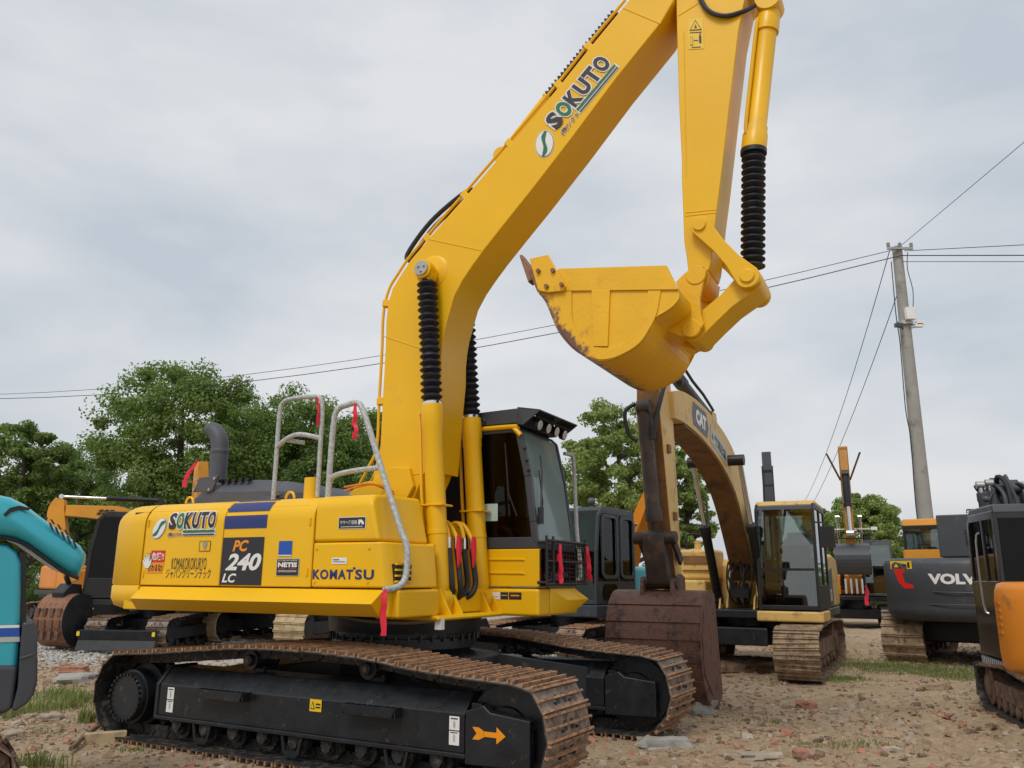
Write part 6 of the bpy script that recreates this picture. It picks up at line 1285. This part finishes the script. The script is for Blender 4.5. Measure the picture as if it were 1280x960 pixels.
lump('plastic_scrap', 'plastic_bag', 892, 874, .18, .10, .10, 'crumpled bluish plastic scrap beside the rusty bucket', 'plastic scrap', 0, None, 16)
# wooden block and stick by the rear of the near track
p = gp(131, 930); mb = MB(T(p.x, p.y, 0) @ Rz(.45)); mb.box(-.17, .17, -.05, .05, .0, .10); o = mb.build('wooden_block', 'wood', None, .006); o.data.materials[0] = MATS['beige_mud']; tag(o, 'short pale wooden block under the rear end of the near track', 'wood')
a, b_ = gp(88, 942), gp(122, 920); mb = MB(); mb.tube([(a.x, a.y, .04), ((a.x+b_.x)/2, (a.y+b_.y)/2, .08), (b_.x, b_.y, .09)], .022, 7); tag(mb.build('stick', 'wood'), 'dark wooden stick leaning against the short wooden block', 'stick')
# rutted mud ridge in front of the beige excavator's bucket side
# grass
def grass(name, label, spots, n, hmin, hmax, seed):
    r = random.Random(seed); mb = MB()
    for _ in range(n):
        cx, cy, rx, ry = r.choice(spots); x = r.gauss(cx, rx*.5); y = r.gauss(cy, ry*.5); h = r.uniform(hmin, hmax)*(1.0 if r.random() < .8 else 1.3); a = r.uniform(0, 6.28); w = .004+h*.018; z = gz(x, y)-.005
        lean = r.uniform(.15, .75)*h; dx, dy = math.cos(a)*lean, math.sin(a)*lean; px_, py_ = -math.sin(a)*w, math.cos(a)*w
        mb.add([(x-px_, y-py_, z), (x+px_, y+py_, z), (x+px_*.8+dx*.35, y+py_*.8+dy*.35, z+h*.6), (x-px_*.8+dx*.35, y-py_*.8+dy*.35, z+h*.6), (x+dx, y+dy, z+h*.92)], [(0, 1, 2, 3), (3, 2, 4)])
    o = mb.build(name, 'grass_blade', smooth=False); return tag(o, label, 'grass', kind='stuff')
def sp(px, py, rx, ry): p = gp(px, py); return (p.x, p.y, rx, ry)
grass('grass', 'tufts of fresh green grass at the left between the teal machine and the yellow excavator', [sp(70, 878, .35, .3), sp(95, 874, .2, .25), sp(30, 893, .4, .3), sp(85, 885, .3, .2), sp(55, 887, .45, .25), sp(0, 900, .4, .2), sp(108, 908, .12, .12), sp(100, 880, .1, .2), sp(75, 872, .2, .2), sp(40, 960, .3, .1)], 1500, .04, .16, 1)
grass('grass', 'strip of green grass beside and behind the tracks of the dark grey excavator', [sp(1140, 838, 1.0, .8), sp(1180, 840, .9, .8), sp(1090, 835, .7, .7), sp(1200, 845, .8, .6), sp(1050, 850, .4, .4), sp(1120, 833, .8, .9), sp(1165, 836, 1, 1)], 7000, .02, .08, 2)
grass('grass', 'sparse weeds scattered over the bare ground at the right', [sp(945, 905, .25, .15), sp(1010, 935, .1, .1), sp(1040, 935, .4, .1), sp(1075, 937, .3, .1), sp(970, 908, .3, .1), sp(1100, 935, .3, .1), sp(60, 920, .3, .2), sp(170, 940, .15, .1)], 500, .02, .05, 3)
# ================================================================== TREES
def leafy(name, label, x, y, H, R, seed, leaf='leaf_mid', trunk_h=.35, dens=1.0, ls=.13, sparse=False, zc=None, grp='trees along the back of the yard'):
    r = random.Random(seed); root = empty(name, T(x, y, 0), label, 'tree', grp)
    lean = r.uniform(-.04, .04)*H; mb = MB(); tr = H*.028+.03
    top = Vector((lean, r.uniform(-.03, .03)*H, H*.82)); S = smooth_path([(0, 0, -.1), (lean*.2+r.uniform(-.1, .1), 0, H*.25), (lean*.6+r.uniform(-.15, .15), .05, H*.55), top], 4)
    mb.tube(S, tr, 8, 0, .03); zc = zc or H*(.5+trunk_h*.5); rz = H-zc; limbs = []
    for k in range(14 if sparse else 11):
        z = H*(trunk_h*.55+.5*k/11); i = min(len(S)-2, int(z/(H*.82)*(len(S)-1))); b0 = S[i]; a = k*2.4+r.uniform(-.4, .4); L_ = R*r.uniform(.55, .95)*(1-.45*k/12); e_ = b0+Vector((math.cos(a)*L_, math.sin(a)*L_, L_*r.uniform(.35, .9)))
        mid = (b0+e_)/2+Vector((0, 0, -.05*L_)); mb.tube([b0, mid, e_], tr*.42, 6, 3, .012); limbs.append(e_)
        for q in range(2): e2 = mid+Vector((r.uniform(-1, 1), r.uniform(-1, 1), r.uniform(.3, 1)))*L_*.5; mb.tube([mid, (mid+e2)/2+Vector((0, 0, .05)), e2], tr*.22, 5, 2, .008); limbs.append(e2)
    mb.build('trunk', 'bark', root)
    rg = np.random.default_rng(seed); nc = int((150 if not sparse else 150)*dens); lobs = rg.normal(size=(10, 3)); lobs[:, 2] = np.abs(lobs[:, 2])*.8-.1; lobs /= np.linalg.norm(lobs, axis=1)[:, None]; lk = rg.uniform(.80, 1.16, 10)
    d = rg.normal(size=(nc, 3)); d /= np.linalg.norm(d, axis=1)[:, None]; f = np.max(np.where(d @ lobs.T > .62, lk[None], .80), axis=1)
    rr = rg.uniform(.12 if sparse else .25, 1, nc)**.42*.88*f
    C = np.stack([d[:, 0]*R*rr+lean*.6, d[:, 1]*R*rr, zc+d[:, 2]*rz*rr*np.where(d[:, 2] < 0, min(1., (zc-H*trunk_h*.5)/rz), 1)], 1)
    Lm = np.array([tuple(p) for p in limbs])+rg.normal(size=(len(limbs), 3))*.15; C = np.concatenate([Lm, C]); C = C[C[:, 2] > H*trunk_h*.45]
    n_l = int((330 if not sparse else 210)*(1 if dens > 1 else .8)*(1.35 if ls > .16 else 1)); ls = min(ls, .145); K = len(C)
    cr_ = R*rg.uniform(.09, .24, K)*(.78 if sparse else 1); D = rg.normal(size=(K, n_l, 3)); D /= np.linalg.norm(D, axis=2)[..., None]
    D *= (rg.random((K, n_l, 1))**.45)*cr_[:, None, None]*rg.uniform(.7, 1.35, (K, 1, 3)); D[..., 2] *= .72; Q = (C[:, None]+D).reshape(-1, 3); dn = D.reshape(-1, 3)
    n = dn/(np.linalg.norm(dn, axis=1)[:, None]+1e-6)+rg.uniform(-.9, .9, dn.shape)+np.array([0, 0, .35]); n /= np.linalg.norm(n, axis=1)[:, None]
    u = np.cross(n, rg.normal(size=n.shape)); u /= np.linalg.norm(u, axis=1)[:, None]; v = np.cross(n, u); w = (ls*rg.uniform(.55, 1.2, len(Q)))[:, None]
    V = np.stack([Q-u*w*.5, Q+v*w*.32+n*w*.06, Q+u*w*.55, Q-v*w*.32+n*w*.06], 1).reshape(-1, 3).astype('f'); nq = len(Q)
    me = bpy.data.meshes.new('crown'); me.vertices.add(nq*4); me.vertices.foreach_set('co', V.ravel()); me.loops.add(nq*4); me.loops.foreach_set('vertex_index', np.arange(nq*4, dtype='i')); me.polygons.add(nq); me.polygons.foreach_set('loop_start', np.arange(nq, dtype='i')*4); me.update(calc_edges=True)
    me.materials.append(MATS[leaf]); o = bpy.data.objects.new('crown', me); col.objects.link(o); o.parent = root
    return root
def tp(px, depth): return (px-640)/FPX*depth/math.cos(PITCH)*1.0*1.03*.97
def tree_px(px, ytop, wpx, depth, label, **k):
    e_ = PITCH+math.atan((480-ytop)/FPX); H = CAMH+depth*math.tan(e_); R = wpx/2*depth/1047*1.12
    leafy('tree', label, tp(px, depth), depth, H, R, **k)
tree_px(238, 452, 212, 30, 'broad tall green tree with a rounded crown behind the grey exhaust pipe', seed=3, leaf='leaf_mid', dens=1.5, trunk_h=.22)
tree_px(388, 476, 185, 33, 'dense dark green tree behind the wrapped handrails', seed=5, leaf='leaf_dark', dens=1.7, trunk_h=.15)
tree_px(45, 508, 135, 31, 'rounded green tree at the left edge above the teal hood', seed=8, leaf='leaf_mid', dens=1.2, trunk_h=.15)
tree_px(462, 500, 150, 36, 'tree mostly hidden behind the raised yellow boom, left of the lift cylinders', seed=9, leaf='leaf_mid', dens=1.4, trunk_h=.15)
tree_px(312, 488, 150, 38, 'smaller tree in the second row between the two tallest left-hand trees', seed=10, leaf='leaf_mid', trunk_h=.15)
tree_px(120, 545, 120, 38, 'low bushy tree left of the tallest tree, behind the level orange boom', seed=11, leaf='leaf_dark', trunk_h=.1)
tree_px(778, 488, 165, 26, 'light green open-branched tree between the yellow cab and the beige boom', seed=21, leaf='leaf_light', dens=1.15, trunk_h=.2, sparse=True, ls=.12)
tree_px(842, 540, 105, 27, 'sparse light green tree seen under the beige boom', seed=22, leaf='leaf_light', dens=.9, trunk_h=.2, sparse=True, ls=.12)
tree_px(735, 540, 60, 30, 'thin young tree directly right of the yellow cab', seed=23, leaf='leaf_light', dens=.8, trunk_h=.2, sparse=True, ls=.14)
tree_px(1064, 612, 100, 44, 'bushy bright green tree behind the upright orange boom', seed=31, leaf='leaf_light', dens=1.3, trunk_h=.05, ls=.19)
tree_px(1022, 625, 70, 46, 'dark green tree left of the upright orange boom', seed=32, leaf='leaf_mid', dens=1, trunk_h=.05, ls=.19)
tree_px(1128, 652, 60, 50, 'small low tree at the foot of the leaning utility pole', seed=33, leaf='leaf_mid', dens=.8, trunk_h=.05, ls=.2)
tree_px(1290, 585, 90, 40, 'green tree at the right edge above the small black cab', seed=34, leaf='leaf_light', dens=1, trunk_h=.1, ls=.18)
tree_px(10, 590, 120, 42, 'low dark tree in the back row at the left edge', seed=35, leaf='leaf_dark', dens=1, trunk_h=.05, ls=.18)
tree_px(190, 585, 150, 44, 'low dark tree in the back row behind the tallest tree', seed=36, leaf='leaf_dark', dens=1, trunk_h=.05, ls=.18)
tree_px(420, 560, 120, 44, 'low tree in the back row right of the dense dark tree', seed=37, leaf='leaf_mid', dens=1, trunk_h=.05, ls=.18)
rg = np.random.default_rng(77); nq = 90000; X_ = rg.uniform(-42, 34, nq); Y_ = 48+rg.normal(0, 1.3, nq)+X_*.02; hh = 1.5+.5*np.sin(X_*.5)+.45*np.sin(X_*1.3+1)+.3*np.sin(X_*3.1); Z_ = rg.random(nq)**.8*hh
n = rg.normal(size=(nq, 3))+np.array([0, -.6, .5]); n /= np.linalg.norm(n, axis=1)[:, None]; u = np.cross(n, rg.normal(size=n.shape)); u /= np.linalg.norm(u, axis=1)[:, None]; v = np.cross(n, u); Q = np.stack([X_, Y_, Z_], 1); w = rg.uniform(.12, .24, nq)[:, None]
V = np.stack([Q-u*w*.5, Q+v*w*.32, Q+u*w*.55, Q-v*w*.32], 1).reshape(-1, 3).astype('f'); me = bpy.data.meshes.new('hedge'); me.vertices.add(nq*4); me.vertices.foreach_set('co', V.ravel()); me.loops.add(nq*4); me.loops.foreach_set('vertex_index', np.arange(nq*4, dtype='i')); me.polygons.add(nq); me.polygons.foreach_set('loop_start', np.arange(nq, dtype='i')*4); me.update(calc_edges=True)
me.materials.append(MATS['leaf_dark']); o = bpy.data.objects.new('undergrowth', me); col.objects.link(o); tag(o, 'low green undergrowth along the far edge of the yard beneath the trees', 'undergrowth', kind='stuff')
# ================================================================== POLE AND CABLES
pb0 = wp(1166, 735, 20.0); pt0 = wp(1121, 309, 20.0); pb1 = pb0+(pb0-pt0)*.12
pr_ = empty('utility_pole', T(pb0.x, pb0.y, 0), 'leaning concrete utility pole with small cameras and a white box, behind the dark grey excavator', 'utility pole')
PM = T(-pb0.x, -pb0.y, 0); mb = MB(PM); mb.cyl(pb1, pt0, .20, .12, 24); pol = mb.build('pole', 'concrete', pr_)
ax = (pt0-pb0).normalized()
mb = MB(PM); c = pt0-ax*.10; mb.box(-.33, .33, -.03, .03, -.03, .03, T(c.x, c.y-.16, c.z)); 
ca_ = mb.build('crossarm', 'steel', pr_)
for dx in (-.30, 0, .30): mb = MB(PM); mb.lathe((c.x+dx, c.y-.16, c.z+.03), (c.x+dx, c.y-.16, c.z+.16), [(0, .025), (.3, .05), (.5, .03), (.7, .05), (1, .03)], 10); mb.build('insulator', 'concrete', ca_)
def onp(py): t = (py-309)/(735-309); return pt0.lerp(pb0, t)
q = onp(403); mb = MB(PM); mb.box(-.12, .12, -.06, .06, -.16, .16, T(q.x+.03, q.y-.26, q.z)); mb.build('white_box', 'white', pr_, .01)
for dx, py in ((-.28, 418), (.26, 415), (.22, 418)):
    q = onp(py); mb = MB(PM); mb.box(-.06, .14, -.05, .05, -.05, .05, T(q.x+dx-.04, q.y-.24, q.z)); mb.cyl((q.x, q.y, q.z-.04), (q.x+dx, q.y-.24, q.z-.02), .02, n=8); mb.build('camera_housing', 'dark_paint' if dx < 0 else 'white', pr_, .012)
mb = MB(PM); q = onp(410); mb.cyl(q-ax*.1, q+ax*.0, .205, n=24); mb.build('pole_band', 'steel', pr_)
mb = MB(PM); pts = [onp(y)+Vector((-.21+.03*math.sin(y), -.06, 0)) for y in (330, 400, 440, 520, 560, 640, 700)]; mb.tube(pts, .012, 6, 3); pts = [onp(y)+Vector((.20+.05*math.sin(y*.7), -.1, 0)) for y in (318, 340, 370, 400)]; mb.tube(pts, .010, 6, 3); mb.build('pole_cable', 'rubber', pr_)
def cable(a, b, sag, r, label, n=16):
    P = [a.lerp(b, i/n)-Vector((0, 0, sag*4*(i/n)*(1-i/n))) for i in range(n+1)]; mb = MB(); mb.tube(P, r, 6); tag(mb.build('overhead_cable', 'rubber'), label, 'cable', 'overhead cables')
top = pt0-ax*.05
def to(px, py, z): return gp(px, py, z)
cable(top+Vector((-.2, -.16, -.1)), wp(-90, 494, 33), 1.0, .009, 'upper overhead cable running left from the utility pole behind the boom')
cable(top+Vector((.0, -.16, -.25)), wp(-90, 498, 33), 1.1, .012, 'lower overhead cable running left from the utility pole behind the boom')
cable(top+Vector((.1, -.16, -.12)), wp(1400, 300, 17), .0, .009, 'uppermost of the three near-level cables running right from the pole')
cable(top+Vector((.0, -.16, -.25)), wp(1400, 319, 17), .0, .013, 'thick middle cable of the three near-level ones running right from the pole')
cable(top+Vector((.0, -.16, -.42)), wp(1400, 327, 17), .0, .008, 'lowest and thinnest of the near-level cables running right from the pole')
cable(top+Vector((.0, 0, 0)), wp(1420, 60, 13), .0, .007, 'cable rising steeply from the pole top to the upper right corner')
cable(top+Vector((-.25, -.1, -.1)), wp(1005, 628, 50), .6, .011, 'thin slack cable dropping left from the pole crossarm')
cable(onp(360), wp(1010, 640, 44), .4, .011, 'thin cable dropping left from the upper part of the pole shaft')
# ------------------------------------------------------------------ camera, sky, sun
cd = bpy.data.cameras.new('camera'); co = bpy.data.objects.new('camera', cd); col.objects.link(co)
cd.sensor_width = 36; cd.lens = 36*FPX/1280; cd.clip_start = .05; cd.clip_end = 3000
m = Matrix.Identity(4)
for i, v in enumerate((Rt, Up, -Fw)):
    for j in range(3): m[j][i] = v[j]
m.translation = CAM; co.matrix_world = m; scene.camera = co
w = bpy.data.worlds.new('World'); scene.world = w; w.use_nodes = True; nt = w.node_tree; N, L = nt.nodes, nt.links
bg = N['Background']; bg.inputs['Strength'].default_value = .12
SUN_EL, SUN_AZ = R_(52), R_(205)     # azimuth measured from +Y towards +X
sky = N.new('ShaderNodeTexSky'); sky.sky_type = 'NISHITA'; sky.sun_disc = False; sky.sun_elevation = SUN_EL; sky.sun_rotation = SUN_AZ; sky.dust_density = 4; sky.air_density = 1.5
tc = N.new('ShaderNodeTexCoord'); mp = N.new('ShaderNodeMapping'); mp.inputs['Scale'].default_value = (1, 1, 2.6); L.new(tc.outputs['Generated'], mp.inputs[0])
n1 = N.new('ShaderNodeTexNoise'); n1.inputs['Scale'].default_value = 2.1; n1.inputs['Detail'].default_value = 8; n1.inputs['Roughness'].default_value = .5; n1.inputs['Distortion'].default_value = .15; L.new(mp.outputs[0], n1.inputs['Vector'])
cr = N.new('ShaderNodeValToRGB'); e = cr.color_ramp.elements; CL = 6.75
e[0].position = .36; e[0].color = (.71*CL/6, .77*CL/6, .85*CL/6, 1); e[1].position = .60; e[1].color = (1.0*CL/6, 1.01*CL/6, 1.03*CL/6, 1); L.new(n1.outputs['Fac'], cr.inputs[0])
vm = N.new('ShaderNodeVectorMath'); vm.operation = 'SCALE'; vm.inputs['Scale'].default_value = 6; L.new(cr.outputs[0], vm.inputs[0])
mx = N.new('ShaderNodeMix'); mx.data_type = 'RGBA'; mx.inputs['Factor'].default_value = .88; L.new(sky.outputs[0], mx.inputs['A']); L.new(vm.outputs[0], mx.inputs['B']); L.new(mx.outputs['Result'], bg.inputs[0])
sl = bpy.data.lights.new('sun', 'SUN'); sl.energy = 1.5; sl.angle = R_(18); sl.color = (1, .96, .90); so = bpy.data.objects.new('sun', sl); col.objects.link(so)
sd = Vector((math.sin(SUN_AZ)*math.cos(SUN_EL), math.cos(SUN_AZ)*math.cos(SUN_EL), math.sin(SUN_EL)))
so.rotation_euler = sd.to_track_quat('Z', 'Y').to_euler(); so.location = (0, 0, 30)
vs = scene.view_settings; vs.view_transform = 'Standard'; vs.look = 'None'; vs.exposure = 0.0; vs.gamma = 1; vs.use_curve_mapping = False
try: scene.cycles.max_bounces = 8; scene.cycles.transparent_max_bounces = 16
except Exception: pass
